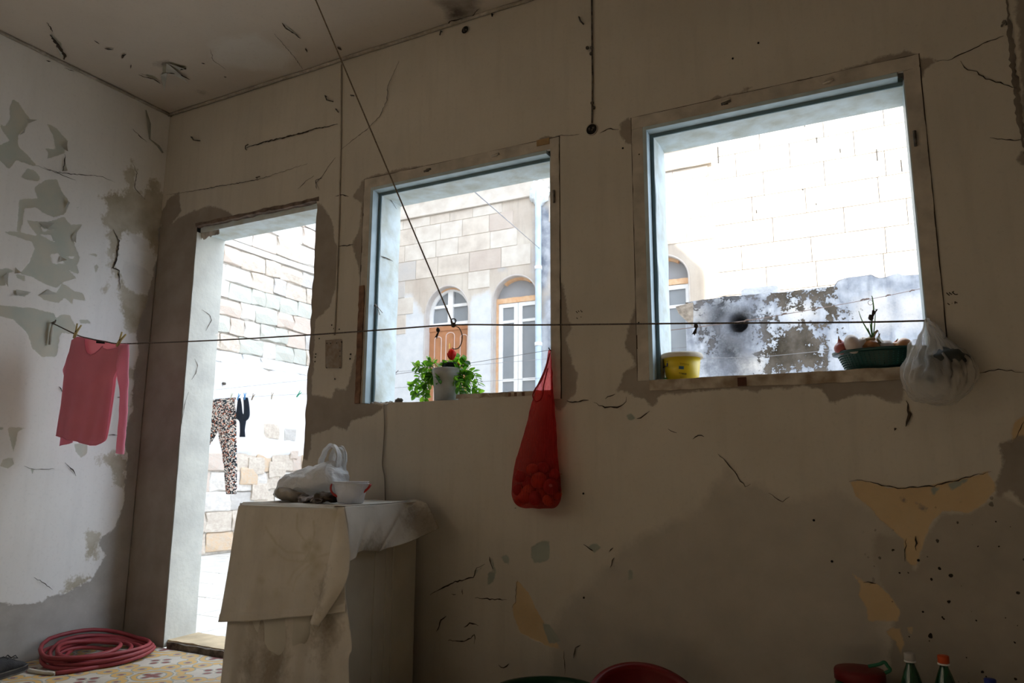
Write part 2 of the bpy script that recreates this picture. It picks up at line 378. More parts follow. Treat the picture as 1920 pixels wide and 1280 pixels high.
LW = {}
k3 = 330 / 939
z3 = lambda p: LP(P(0, 170, k3, p)); z2 = lambda p: LP(P(0, 420, Z1, p)); zL = lambda p: LP(P(0, 850, Z1, p))
bareL = [(1, LP([(345, 380), (296, 430), (298, 470), (285, 521), (279, 554), (262, 600), (255, 635), (262, 655), (256, 675), (252, 705), (249, 742), (250, 770), (238, 800), (232, 833), (240, 850), (236, 890), (232, 951), (215, 991), (190, 1008), (186, 1020), (198, 1041), (171, 1088), (144, 1099), (128, 1112), (94, 1119), (81, 1129), (34, 1134), (0, 1130), (-60, 1135), (-60, 1400), (345, 1400)]))]
tealL = [(1, z3(p)) for p in (
    [(70, 40), (100, 65), (130, 110), (165, 155), (135, 200), (95, 240), (95, 295), (150, 345), (200, 400), (160, 395), (90, 368), (50, 415), (0, 370), (-40, 350), (-40, 300), (0, 290), (50, 265), (0, 190), (0, 170), (25, 195), (55, 150), (50, 90)],
    [(255, 180), (300, 200), (360, 265), (345, 330), (300, 345), (255, 362), (262, 330), (245, 308), (300, 312), (285, 240)],
    [(150, 410), (190, 430), (215, 460), (210, 480), (150, 475), (115, 462)],
    [(105, 580), (200, 573), (185, 515), (250, 475), (300, 470), (330, 530), (372, 597), (345, 655), (290, 675), (230, 650), (190, 620), (130, 625), (122, 700), (105, 760), (90, 740)],
    [(140, 690), (250, 700), (345, 672), (380, 715), (437, 712), (400, 770), (395, 810), (425, 890), (410, 935), (432, 985), (370, 960), (410, 1000), (340, 1015), (300, 1052), (240, 1030), (170, 990), (110, 975), (160, 910), (187, 840), (170, 805), (0, 750), (100, 752), (200, 775)],
    [(200, 1090), (250, 1060), (300, 1080), (330, 1028), (400, 1070), (440, 1078), (457, 1120), (385, 1108), (390, 1145), (345, 1105), (310, 1130), (240, 1118)],
    [(-30, 960), (40, 945), (80, 965), (40, 972), (30, 1040), (-30, 1040)], [(80, 975), (130, 985), (135, 1015), (90, 1000)],
    [(70, 1065), (165, 1075), (130, 1100), (80, 1090)], [(-30, 1143), (60, 1150), (180, 1160), (290, 1188), (300, 1210), (330, 1195), (375, 1200), (412, 1265), (410, 1300), (330, 1290), (300, 1330), (260, 1310), (200, 1360), (150, 1300), (70, 1220), (-30, 1195)],
    [(420, 1220), (470, 1225), (485, 1240), (430, 1240)], [(390, 620), (425, 618), (415, 628)], [(510, 915), (525, 940), (512, 975), (503, 940)], [(475, 870), (525, 872), (515, 885)])]
tealL += [(1, z2([(210, 560), (330, 540), (330, 650), (320, 740), (230, 740), (180, 690), (150, 600)])), (1, z2([(45, 1140), (100, 1132), (150, 1140), (95, 1160), (90, 1210), (70, 1275), (58, 1210)])),
          (1, z2([(-10, 1132), (20, 1135), (15, 1150), (-10, 1148)])), (1, zL([(0, 70), (20, 30), (70, 25), (80, 60), (40, 85)])), (1, zL([(170, 85), (190, 90), (180, 110)])),
          (1, LP([(140, 832), (165, 832), (162, 850), (152, 858), (143, 848)]))]
tealL += [(-1, z3([(218, 768), (270, 765), (292, 805), (255, 790)])), (-1, z3([(262, 870), (310, 865), (350, 925), (280, 920)])), (-1, z3([(205, 700), (235, 735), (300, 740), (230, 755)])), (-1, z3([(350, 885), (400, 880), (395, 900)]))]
moldL = [(1, z3([(550, 565), (600, 540), (660, 560), (680, 500), (665, 430), (700, 378), (728, 430), (720, 520), (770, 560), (800, 480), (830, 480), (850, 540), (900, 560), (900, 900), (820, 880), (760, 760), (690, 755), (640, 800), (630, 900), (600, 960), (575, 740), (553, 700), (570, 620)])),
         (1, z3([(560, 1060), (600, 960), (640, 1000), (640, 1150), (670, 1250), (690, 1290), (800, 1290), (800, 1100), (690, 1060), (650, 1000), (620, 940), (580, 1000)])),
         (1, z2([(700, 800), (780, 820), (770, 1000), (740, 1010), (760, 900)])), (1, zL([(540, 20), (680, 0), (720, 30), (690, 200), (640, 160), (600, 60)])),
         (1, zL([(480, 440), (560, 450), (540, 600), (470, 560), (500, 500)])), (1, zL([(380, 700), (500, 690), (430, 770), (360, 770)]))]
whiteL = [(1, z3([(655, 900), (740, 930), (815, 980), (805, 1090), (760, 1080), (690, 1060), (655, 1000)])), (1, z3([(690, 760), (710, 770), (800, 800), (790, 860), (740, 850)]))]
greyL = []
def relief_l(U, V, F):
    d = .005 * wob(U, V, 2.0, 11) + .0012 * wob(U, V, 14, 12)
    return d - .0025 * np.clip(F['teal'] / .005, 0, 1) - .002 * np.clip(F['bare'] / .01, 0, 1)
wall_left = struct(sheet('wall_left', cuts(-1.7, 0, .0085), cuts(0, CH, .0095), lambda U, V, D: np.stack([D, U, V], 1), {'teal': tealL, 'mold': moldL, 'white': whiteL, 'bare': bareL}, m_walll, relief=relief_l))
OPL = (-4.6, -1.9, 1.55, 3.1)          # unseen high opening added in the left wall to light the room
mb = MB()
for (x0, x1) in ((-.12, 0), (-.3, -.15)): mb.box(x0, x1, RY - .2, OPL[0], 0, 3.6); mb.box(x0, x1, OPL[1], -1.7, 0, 3.6); mb.box(x0, x1, OPL[0], OPL[1], 0, OPL[2]); mb.box(x0, x1, OPL[0], OPL[1], OPL[3], 3.6)
obj('far_length', mb, m_plain, wall_left)
mb = MB(); mb.box(0, .01, RY, -1.75, 0, 1.2); obj('bounce_absorber', mb, mat('absorber_dark_left', (0.2, 0.16, 0.12, 1)), wall_left)  # unseen dark panel added to cut bounce light low in the room
mb = MB(); mb.box(-.3, -.02, -1.7, T - .03, 0, 3.6); obj('wall_core', mb, m_plain, wall_left)
CPz = lambda p: proj_poly(p, 2, CH, (0, 1))
z1c = lambda p: CPz(P(0, 0, Z1, p)); z4c = lambda p: CPz(P(640, 0, Z1, p))
greyC = [(1, z1c([(1180, 260), (1240, 215), (1330, 205), (1430, 190), (1500, 240), (1640, 300), (1600, 400), (1400, 390), (1190, 350)]))]
tealC = [(1, z1c([(905, 350), (950, 345), (1040, 370), (1020, 390), (935, 400), (925, 440), (915, 495), (900, 440), (910, 400)])), (1, z1c([(780, 410), (860, 425), (890, 450), (830, 430)])),
         (1, z1c([(285, 185), (340, 240), (345, 280), (310, 240)])), (1, z1c([(585, 262), (635, 266), (630, 272)]))]
moldC = [(1, z4c([(520, 0), (760, -30), (770, 60), (700, 105), (600, 110), (590, 50)])), (1, z1c([(880, 360), (930, 345), (940, 380)])), (1, z1c([(1110, 512), (1140, 512), (1135, 525)]))]
ceiling = struct(sheet('ceiling', cuts(0, RX, .014), cuts(-2.2, 0, .014), lambda U, V, D: np.stack([U, V, CH + D], 1), {'grey': greyC, 'teal': tealC, 'mold': moldC}, m_ceil,
                       relief=lambda U, V, F: .006 * wob(U, V, 2.2, 21) + .003 * np.clip(F['teal'] / .006, 0, 1), flip=True))
mb = MB(); mb.box(0, RX, RY, -2.2, CH, CH + .1); mb.box(0, RX, -2.2, 0, CH + .02, CH + .1); obj('far_length', mb, m_plain, ceiling)
mb = MB(); mb.box(RX, RX + .2, RY, T - .03, 0, CH + .1); struct(obj('wall_right', mb, mat('right_wall_plaster', (0.30, 0.26, 0.21, 1), var=.15)))
OPN = (.3, 2.0, 1.75, 3.05)
OPL = (-4.6, -1.9, 1.55, 3.1)          # unseen high opening added in the left wall            # unseen opening added behind the camera to light the room from the back
mb = MB(); mb.box(-.3, OPN[0], RY - .2, RY, 0, CH + .1); mb.box(OPN[1], RX + .2, RY - .2, RY, 0, CH + .1); mb.box(OPN[0], OPN[1], RY - .2, RY, 0, OPN[2]); mb.box(OPN[0], OPN[1], RY - .2, RY, OPN[3], CH + .1); wf = struct(obj('wall_front', mb, m_plain))
mb = MB(); mb.box(0, RX, RY, RY + .01, 0, 1.5); obj('bounce_absorber', mb, mat('absorber_dark', (0.16, 0.12, 0.09, 1)), wf)  # unseen dark panel added behind the camera to dim the lower walls
m_tan = mat('tan_bounce', (0.70, 0.57, 0.42, 1), var=.08, scale=3)
mb = MB(); mb.box(-8, 12, -9.6, -9.2, 0, 5.6); mb.box(-4.6, -4.2, -9.2, 0, 0, 8.5); mb.box(-4.2, -.3, RY - .2, T - .1, -.1, 0); mb.box(-8, 12, -9.2, RY - .2, -.1, 0); struct(obj('added_rear_yard', mb, m_tan))  # unseen yard added to bounce warm light and block direct sun
# quarter-round beads in the ceiling corners
mb = MB(); mb.tube([(x, -.012 - .002 * math.sin(x * 9), CH - .008) for x in np.linspace(0, RX, 60)], .010, 8)
struct(obj('trim_1', mb, m_ceil)); mb = MB(); mb.tube([(.012, y, CH - .008) for y in np.linspace(0, -4, 50)], .010, 8); struct(obj('trim_2', mb, m_ceil))

# cracks, grooves: thin recessed-looking dark fissures lying in the surface
m_crack = mat('crack_dark', lin(62, 52, 43), var=.3, bump=0)
m_crackl = mat('crack_soft', lin(92, 80, 68), var=.3, bump=0)
m_crackw = mat('wide_fissure', (0.20, 0.17, 0.14, 1), var=.2)
def ribbon(name, pts, w, parent, nrm, m=None, jit=.003, taper=True):
    pts = [Vector(p) for p in pts]; nrm = Vector(nrm); out = []
    for i in range(len(pts) - 1):
        k = max(2, int((pts[i + 1] - pts[i]).length / .012))
        for j in range(k):
            q = pts[i].lerp(pts[i + 1], j / k); t = (pts[i + 1] - pts[i]).normalized().cross(nrm)
            out.append(q + t * R.uniform(-jit, jit))
    out.append(pts[-1]); n = len(out); vs = []; fs = []
    for i, p in enumerate(out):
        t = (out[min(i + 1, n - 1)] - out[max(i - 1, 0)]).normalized().cross(nrm)
        ww = w * R.uniform(.45, 1.2) * (min(1, .25 + min(i, n - 1 - i) * 3 / n) if taper else 1) * .5
        vs += [p - t * ww + nrm * .0022, p + nrm * .0032, p + t * ww + nrm * .0022]
    for i in range(n - 1): fs += [(3 * i, 3 * i + 1, 3 * i + 4, 3 * i + 3), (3 * i + 1, 3 * i + 2, 3 * i + 5, 3 * i + 4)]
    b = MB(); b.add(vs, fs); return obj(name, b, m or m_crack, parent)
def wv(pts, off=.004):
    return [Vector((p.x, p.y - off, p.z)) for p in (px(x, y, 1, 0) for x, y in pts)]
def PX(ox, oy, sc, pts): return P(ox, oy, sc, pts)
for pts, w in [
    (PX(640, 0, Z1, [(325, 345), (290, 420), (262, 480), (260, 560), (215, 655), (150, 720), (60, 790), (0, 840)]), .004),
    (PX(0, 0, Z1, [(1875, 880), (1830, 940), (1800, 990), (1770, 1020), (1785, 1062)]), .004),
    (PX(0, 0, Z1, [(1370, 828), (1480, 795), (1660, 752), (1760, 722), (1890, 695)]), .009),
    (PX(0, 0, Z1, [(930, 1090), (1060, 1070), (1200, 1045), (1440, 1005), (1720, 915)]), .004),
    (PX(640, 0, Z1, [(1200, 760), (1260, 758), (1330, 752)]), .003), (PX(640, 0, Z1, [(1445, 745), (1490, 722), (1550, 725)]), .005),
    (PX(1280, 0, Z1, [(1420, 345), (1480, 340), (1600, 285), (1700, 240), (1790, 205)]), .004),
    (PX(1280, 0, Z1, [(1550, 345), (1590, 395), (1640, 405), (1690, 445), (1750, 460), (1860, 495)]), .005),
    (PX(1280, 0, Z1, [(1715, 768), (1800, 785), (1905, 782)]), .004),
    (PX(1000, 640, .1823, [(350, 615), (410, 630), (520, 600), (575, 605)]), .006), (PX(1000, 640, .1823, [(625, 630), (740, 680), (900, 670), (960, 620), (960, 570)]), .006),
    (PX(1000, 640, .1823, [(1070, 800), (1110, 790), (1160, 740), (1200, 715)]), .006), (PX(1000, 640, .1823, [(745, 585), (850, 540)]), .006),
    (PX(1000, 640, .1823, [(1390, 900), (1480, 940)]), .005), (PX(1000, 640, .1823, [(1640, 1000), (1700, 965), (1760, 980)]), .004),
    (PX(640, 850, Z1, [(500, 790), (560, 750), (640, 715), (740, 690), (760, 640), (805, 615)]), .006), (PX(640, 850, Z1, [(750, 803), (860, 812), (930, 815)]), .005),
    (PX(640, 850, Z1, [(830, 575), (850, 645)]), .006), (PX(640, 850, Z1, [(600, 1040), (690, 1050), (750, 1010), (745, 1060)]), .005),
    (PX(640, 850, Z1, [(880, 1180), (910, 1195), (940, 1170)]), .006), (PX(640, 850, Z1, [(690, 970), (720, 945), (770, 960)]), .006), (PX(640, 850, Z1, [(535, 990), (560, 930), (590, 905)]), .006),
    (PX(640, 850, Z1, [(1355, 505), (1385, 530), (1410, 545)]), .006), (PX(640, 850, Z1, [(1500, 550), (1520, 525)]), .006), (PX(640, 850, Z1, [(1500, 635), (1525, 580)]), .006),
    (PX(640, 850, Z1, [(1300, 1140), (1310, 1080), (1340, 1065)]), .005), (PX(640, 850, Z1, [(1245, 1100), (1250, 1230)]), .003),
    (PX(640, 850, Z1, [(680, 755), (682, 785)]), .005), (PX(640, 850, Z1, [(620, 780), (645, 785)]), .005), (PX(640, 850, Z1, [(985, 710), (975, 830), (955, 860)]), .003),
    (PX(1280, 850, Z1, [(930, 155), (1000, 150), (1200, 196), (1400, 180), (1720, 100)]), .004), (PX(1280, 850, Z1, [(200, 0), (280, 90), (350, 185), (380, 170)]), .004), (PX(1280, 850, Z1, [(480, 220), (560, 270), (600, 240)]), .004),
    (PX(1280, 850, Z1, [(1245, 470), (1240, 600)]), .003), (PX(1280, 850, Z1, [(1303, 460), (1303, 540)]), .005), (PX(1280, 850, Z1, [(1010, 715), (1080, 725)]), .004),
    
    (PX(1280, 420, Z1, [(1250, 985), (1265, 1060), (1245, 1130)]), .011), (PX(1280, 420, Z1, [(1620, 840), (1760, 810), (1905, 830)]), .003), (PX(1280, 420, Z1, [(1850, 1200), (1905, 1100)]), .003),
    (PX(1280, 420, Z1, [(1180, 1150), (1195, 1140)]), .008), (PX(640, 850, Z1, [(980, 300), (970, 305)]), .004),
    ([(1887, 0), (1893, 60), (1900, 130), (1912, 230), (1924, 300)], .02), ([(1880, 40), (1884, 46)], .02), ([(560, 355), (575, 340), (590, 330)], .004),
    (PX(560, 330, .4138, [(175, 318), (215, 318), (250, 312)]), .006), (PX(560, 330, .4138, [(85, 60), (80, 20), (110, 10)]), .006), (PX(560, 330, .4138, [(170, 95), (195, 85), (230, 95)]), .007),
]: ribbon('crack', wv(pts), w, wall_back, (0, -1, 0), m_crackw if w > .018 else m_crack)
def lv(pts, off=.004): return [Vector((p.x + off, p.y, p.z)) for p in (px(x, y, 0, 0) for x, y in pts)]
for pts, w in [
    (P(0, 170, k3, [(190, 400), (260, 425), (340, 442), (535, 457), (610, 490)]), .004), (P(0, 170, k3, [(230, 408), (290, 435), (400, 478)]), .004),
    (P(0, 170, k3, [(345, 340), (340, 400), (330, 430)]), .006), (P(0, 170, k3, [(600, 740), (632, 800), (618, 900), (600, 945), (632, 960), (636, 1060)]), .01),
    (P(0, 170, k3, [(705, 205), (740, 240), (780, 275)]), .006), (P(0, 170, k3, [(700, 375), (728, 440), (715, 520), (770, 580)]), .004),
    (P(0, 420, Z1, [(325, 905), (350, 945)]), .005), (P(0, 850, Z1, [(185, 690), (240, 720), (290, 760)]), .004), (P(0, 850, Z1, [(130, 70), (200, 90), (300, 85)]), .003), (P(0, 850, Z1, [(360, 50), (410, 100), (420, 125)]), .006),
    (P(0, 420, Z1, [(600, 1175), (655, 1178)]), .005), (P(0, 420, Z1, [(650, 970), (690, 965)]), .005), (P(0, 0, Z1, [(255, 340), (280, 345)]), .006), (P(0, 0, Z1, [(355, 382), (410, 400)]), .005),
]: ribbon('crack', lv(pts), w, wall_left, (1, 0, 0))
def cv(pts, off=.006): return [Vector((p.x, p.y, p.z - off)) for p in (px(x, y, 2, CH) for x, y in pts)]
for pts, w in [
    (P(0, 0, Z1, [(265, 118), (295, 170)]), .006), (P(0, 0, Z1, [(282, 185), (310, 225), (340, 272), (362, 300), (358, 325)]), .022), (P(0, 0, Z1, [(528, 218), (555, 238)]), .012), (P(0, 0, Z1, [(585, 264), (635, 270)]), .016),
    (P(0, 0, Z1, [(683, 320), (687, 300), (705, 295)]), .012), (P(0, 0, Z1, [(735, 355), (730, 375)]), .008), (P(0, 0, Z1, [(775, 410), (800, 420), (860, 435), (895, 460)]), .012), (P(0, 0, Z1, [(930, 400), (1000, 408), (1060, 437)]), .012),
    (P(0, 0, Z1, [(1010, 385), (1040, 372)]), .016), (P(0, 0, Z1, [(1577, 120), (1600, 155), (1640, 180), (1678, 207)]), .01), (P(0, 0, Z1, [(1705, 262), (1714, 285)]), .01), (P(0, 0, Z1, [(1125, 345), (1145, 350)]), .012),
    (P(0, 0, Z1, [(1175, 265), (1190, 330), (1260, 380)]), .003), (P(0, 0, Z1, [(1530, 180), (1650, 320), (1690, 380)]), .003), (P(640, 0, Z1, [(720, 100), (750, 60), (770, 40)]), .006), (P(640, 0, Z1, [(600, 130), (605, 110), (690, 95)]), .01),
    (P(640, 0, Z1, [(60, 340), (150, 305), (300, 262), (360, 235), (520, 180)]), .02), (P(640, 0, Z1, [(770, 110), (860, 75), (1080, 0)]), .02), (P(0, 0, Z1, [(1150, 570), (1170, 580)]), .02), (P(0, 0, Z1, [(1100, 600), (1115, 590)]), .02),
    (P(0, 0, Z1, [(1250, 422), (1265, 424)]), .014), (P(0, 0, Z1, [(1885, 255), (1905, 272)]), .02),
]: ribbon('crack', cv(pts), w, ceiling, (0, 0, -1))
# curled paint flakes standing off the left wall and the ceiling
m_flake = mat('flake_paint', (0.50, 0.50, 0.46, 1), var=.15); m_flaked = mat('flake_back', (0.33, 0.33, 0.28, 1), var=.2)
def flake(tip, base1, base2, lift, nrm, parent, m=None):
    a, b1, b2 = Vector(tip), Vector(base1), Vector(base2); nrm = Vector(nrm)
    def fn(u, v):
        q = b1.lerp(b2, u).lerp(a, v); return q + nrm * (.004 + lift * v * v)
    b = MB(); b.grid(4, 5, fn); 
    return obj('paint_flake', b, m or m_flake, parent)
def FL(pts, lift, m=None): 
    q = lv(P(0, 170, k3, pts), .0); flake(q[0], q[1], q[2], lift, (1, 0, 0), wall_left, m)
for pts, l in [([(185, 160), (140, 150), (150, 175)], .02), ([(345, 330), (360, 265), (325, 295)], .03), ([(75, 1095), (85, 1060), (165, 1075)], .03), ([(100, 975), (80, 940), (75, 975)], .03),
               ([(345, 905), (320, 880), (310, 915)], .02), ([(395, 815), (410, 745), (380, 780)], .015), ([(240, 740), (205, 700), (290, 705)], .02), ([(210, 1090), (255, 1060), (300, 1085)], .012), ([(95, 240), (135, 200), (128, 225)], .015),
               ([(30, 1050), (45, 970), (15, 990)], .02), ([(350, 430), (330, 430), (345, 360)], .015), ([(355, 590), (372, 597), (345, 640)], .015)]: FL(pts, l)
q = px(270, 205, 0, 0), px(277, 262, 0, 0), px(305, 288, 0, 0)
mb = MB(); mb.tube([q[0] + Vector((.02, 0, -.01)), q[0].lerp(q[1], .5) + Vector((.03, 0, 0)), q[1] + Vector((.02, 0, 0))], [.004, .014, .006], 6, squash=.35)
mb.tube([q[1] + Vector((.02, 0, 0)), q[1].lerp(q[2], .5) + Vector((.03, 0, 0)), q[2] + Vector((.012, -.01, 0))], [.006, .013, .009], 6, squash=.35); obj('paint_flake', mb, m_flaked, wall_left)
def FC(pts, lift): 
    q = cv(P(0, 0, Z1, pts), .0); flake(q[0], q[1], q[2], lift, (0, 0, -1), ceiling, m_flake)
for pts, l in [([(1060, 437), (930, 350), (925, 400)], .035), ([(1045, 372), (1010, 392), (935, 350)], .02), ([(350, 320), (285, 185), (345, 270)], .02), ([(920, 490), (895, 415), (935, 400)], .03), ([(1680, 207), (1577, 120), (1600, 150)], .015)]: FC(pts, l)

# ---- door and window surrounds
m_blue = mat('pale_blue_paint', (0.46, 0.56, 0.60, 1), rough=.55, var=.08, scale=9, bump=.1, extra=(0.36, 0.45, 0.48, 1))
m_bluer = mat('window_reveal_paint', (0.60, 0.68, 0.70, 1), rough=.7, var=.1, scale=12, bump=.2, extra=(0.50, 0.53, 0.48, 1))
m_rebate = mat('teal_rebate_shade', (0.13, 0.2, 0.22, 1), rough=.5, var=.1)  # teal darkened to put the groove's shade into its colour
m_jamb = mat('door_jamb_plaster', (0.62, 0.62, 0.56, 1), var=.1, scale=5, bump=.25, extra=(0.52, 0.52, 0.48, 1))
m_casing = mat('casing_wall_paint', (0.50, 0.455, 0.39, 1), rough=.7, var=.15, scale=10, bump=.2)
m_wood = mat('bare_wood', (0.22, 0.12, 0.07, 1), rough=.7, var=.25, scale=20, extra=(0.1, 0.05, 0.03, 1))
m_sillw = mat('sill_wood', (0.46, 0.41, 0.34, 1), rough=.7, var=.25, scale=16, bump=.3, extra=(0.25, 0.19, 0.13, 1))
m_rub = mat('rubble_plaster', (0.5, 0.47, 0.42, 1), var=.3, scale=18, bump=.5)
def rough_box(mb, x0, x1, y0, y1, z0, z1, amp=.003, n=24, mi=0):
    """a board or slab along its longest side with slightly uneven edges"""
    L = [(x1 - x0), (y1 - y0), (z1 - z0)]; ax = L.index(max(L)); 
    lo = [x0, y0, z0]; hi = [x1, y1, z1]; o = [a for a in range(3) if a != ax]; vs = []
    for i in range(n + 1):
        for (a, b) in ((0, 0), (1, 0), (1, 1), (0, 1)):
            p = [0, 0, 0]; p[ax] = lo[ax] + (hi[ax] - lo[ax]) * i / n
            p[o[0]] = (hi if a else lo)[o[0]] + R.uniform(-amp, amp); p[o[1]] = (hi if b else lo)[o[1]] + R.uniform(-amp, amp); vs.append(p)
    fs = [(4 * i + j, 4 * i + (j + 1) % 4, 4 * i + 4 + (j + 1) % 4, 4 * i + 4 + j) for i in range(n) for j in range(4)] + [(0, 1, 2, 3), (4 * n + 3, 4 * n + 2, 4 * n + 1, 4 * n)]
    mb.add(vs, fs, mi); return mb
def B(name, x0, x1, y0, y1, z0, z1, m, par, bev=0): b = MB(); b.box(x0, x1, y0, y1, z0, z1, 0, bev); return obj(name, b, m, par)
def RB(name, x0, x1, y0, y1, z0, z1, m, par, amp=.002): b = MB(); rough_box(b, x0, x1, y0, y1, z0, z1, amp); return obj(name, b, m, par)
def door_surround():
    d = struct(empty('door_1', (DOOR[0], 0, 0))); x0, x1, _, z1 = DOOR
    RB('jamb', x0 - .03, x0 + .001, .006, T, 0, z1 - .05, m_jamb, d, .0012)
    B('jamb', x1 - .004, x1 + .02, .01, T, 0, z1, m_jamb, d)
    B('head', x0, x1, .03, T, z1 - .05, z1, m_bluer, d)
    RB('head_board', x0 - .01, x1, -.003, .03, z1 - .018, z1 + .003, mat('weathered_lintel', (0.19, 0.14, 0.11, 1), var=.3, scale=20), d, .004)
    # ragged strip of torn plaster over the jamb
    b = MB(); xs = np.linspace(x0 - .005, x0 + .16, 14); vs = []
    for i, x in enumerate(xs): vs += [(x, .035, z1 - .048), (x, .04, z1 - .075 - R.uniform(0, .03) * (1 - i / 16))]
    b.add(vs, [(2 * i, 2 * i + 1, 2 * i + 3, 2 * i + 2) for i in range(13)]); obj('torn_strip', b, m_rub, d)
    RB('threshold', x0, x1, .03, T + .02, -.02, .038, mat('threshold_stone', (0.62, 0.5, 0.33, 1), var=.15, scale=6), d, .003)
    RB('threshold_edge', x0 + .02, x1, .01, .032, -.02, .03, mat('threshold_front_dark', (0.16, 0.13, 0.1, 1), var=.3, scale=30, bump=.6), d, .004)  # dark strip along the front of the threshold
    # crack line down the corner of the jamb
    for pts in ([(377, 580), (392, 590), (396, 600), (385, 620)], [(364, 672), (370, 685), (366, 700), (358, 712)], [(352, 735), (345, 760), (338, 800), (336, 830)]):
        q = [px(x, y, 0, x0) + Vector((.0025, 0, 0)) for x, y in pts]; ribbon('crack', q, .004, d, (1, 0, 0), m_crackl, .001)
door_surround()
def window_surround(name, W_, cas, left_lin=True, right_lin=False):
    x0, x1, z0, z1 = W_; w = struct(empty(name, (x0, 0, z0)))
    g = .018; s = .034
    # painted iron frame: outer bar, sunk rebate, deep reveal
    B('frame_bar', x0, x0 + g, -.006, .05, z0, z1 - g, m_blue, w, .002); B('frame_bar', x0, x1 - .02, -.006, .05, z1 - g, z1, m_blue, w, .002)
    B('rebate', x0, x0 + s, .045, .052, z0, z1 - s, m_rebate, w); B('rebate', x0, x1 - .004, .045, .052, z1 - s, z1, m_rebate, w)
    b = MB(); b.grid(8, 24, lambda u, v: (x0 + s + .002 * math.sin(v * 19 + u * 4), .052 + u * (T - .05), z0 + v * (z1 - s - z0)), smooth=True)
    b.box(x0 - .01, x0 + s - .004, .05, T, z0 - .02, z1); obj('reveal', b, m_bluer, w)
    b = MB(); b.box(x0 + .005, x1, .052, T + .01, z1 - s, z1 + .02); obj('head', b, m_bluer, w)
    b = MB(); b.box(x1 - .004, x1 + .02, .0, T, z0, z1 - s); obj('reveal', b, m_blue, w)
    b = MB(); rough_box(b, x0 - .01, x1 + .02, .012, T + .03, z0 - .06, z0 - .004, .002); obj('sill', b, m_rub, w)
    # casing boards flush with the plaster, each with a fine gap round it
    t, l, r, bt = cas
    if t: RB('casing_board', x0 - l, x1 + r, -.0045, .01, z1, z1 + t, m_casing, w, .0014); b = MB(); b.box(x0 - l - .004, x1 + r + .004, -.0035, .004, z1 + t - .001, z1 + t + .002); obj('gap', b, m_crack, w)
    if l: RB('casing_board', x0 - l, x0, -.0045, .01, z0, z1, m_casing, w, .0014); b = MB(); b.box(x0 - l - .003, x0 - l + .002, -.0035, .004, z0, z1 + t); obj('gap', b, m_crack, w)
    if r: RB('casing_board', x1, x1 + r, -.0045, .01, z0 - .02, z1 + .0, m_casing, w, .0014); b = MB(); b.box(x1 + r - .001, x1 + r + .003, -.0035, .004, z0 - .02, z1 + t); obj('gap', b, m_crack, w)
    return w
w1 = window_surround('window_1', WIN1, (.055, .045, .045, 0))
w2 = window_surround('window_2', WIN2, (.055, .05, .055, 0))
b = MB(); rough_box(b, WIN1[0] - .045, WIN1[0] - .012, -.012, .02, WIN1[2], 1.95, .002); obj('casing_board', b, m_wood, w1)
RB('sill_board', WIN2[0], WIN2[1] + .02, -.008, .10, WIN2[2] - .045, WIN2[2], m_sillw, w2, .0022)
RB('sill_board', 2.27, WIN1[1] + .01, -.002, .05, WIN1[2] + .0, WIN1[2] + .022, m_sillw, w1, .002)
for x in (2.56, 2.59, 2.63): B('rust_plug', x - .006, x + .006, -.006, .01, WIN1[2] + .0, WIN1[2] + .017, m_wood, w1)
q = px(1392, 712, 1, 0); B('rust_plug', q.x - .017, q.x + .017, -.0115, .01, WIN2[2] - .042, WIN2[2] - .008, mat('rust_brown', (0.11, 0.045, 0.03, 1), var=.3), w2)
# hinge stubs left in the frames
m_iron = mat('old_iron', (0.16, 0.14, 0.12, 1), rough=.6, metal=.3, var=.4, scale=40)
for (x, y, ww) in ((930, 292, w1), (803, 320, w1), (1362, 194, w2), (1553, 155, w2), (1362, 190, w2)):
    q = px(x, y, 1, 0); b = MB(); b.tube([q + Vector((-.02, -.009, -.004)), q + Vector((.02, -.009, .004))], .005, 6); b.box(q.x - .008, q.x + .008, -.008, .0, q.z - .008, q.z + .01); obj('hinge_stub', b, m_iron if y in (320, 194) else m_casing, ww)
q = px(1020, 268, 1, 0); B('packing_block', q.x - .035, q.x + .03, -.008, 0, q.z - .012, q.z + .018, mat('tan_wood', (0.36, 0.24, 0.12, 1), var=.2), w1)
for (x, z, ww) in ((2.79, 2.25, w1), (4.262, 2.22, w2)): b = MB(); b.tube([(x, -.01, z - .03), (x, -.01, z + .03)], .006, 6); obj('hinge_stub', b, m_iron, ww)
# wire tuft on the left reveal of window 1, scar lines in the reveals
q = px(702, 573, 0, WIN1[0] + .034)
b = MB()
for dx in ((.0, .004, -.05), (.01, .03, -.045), (.012, .05, -.03)): b.tube([q + Vector((.004, 0, .012)), q + Vector((.012, dx[1] * .4, -.01)), q + Vector((dx[0] + .004, dx[1], dx[2]))], .0018, 5)
b.ball(q + Vector((.005, 0, 0)), .007, 8, 6); obj('wire_tuft', b, m_iron, w1)
for pts in ([(722, 363), (735, 380), (742, 392)], [(712, 480), (728, 486), (735, 490)]):
    ribbon('crack', [px(x, y, 0, WIN1[0] + .035) + Vector((.003, 0, 0)) for x, y in pts], .006, w1, (1, 0, 0), None, .001)

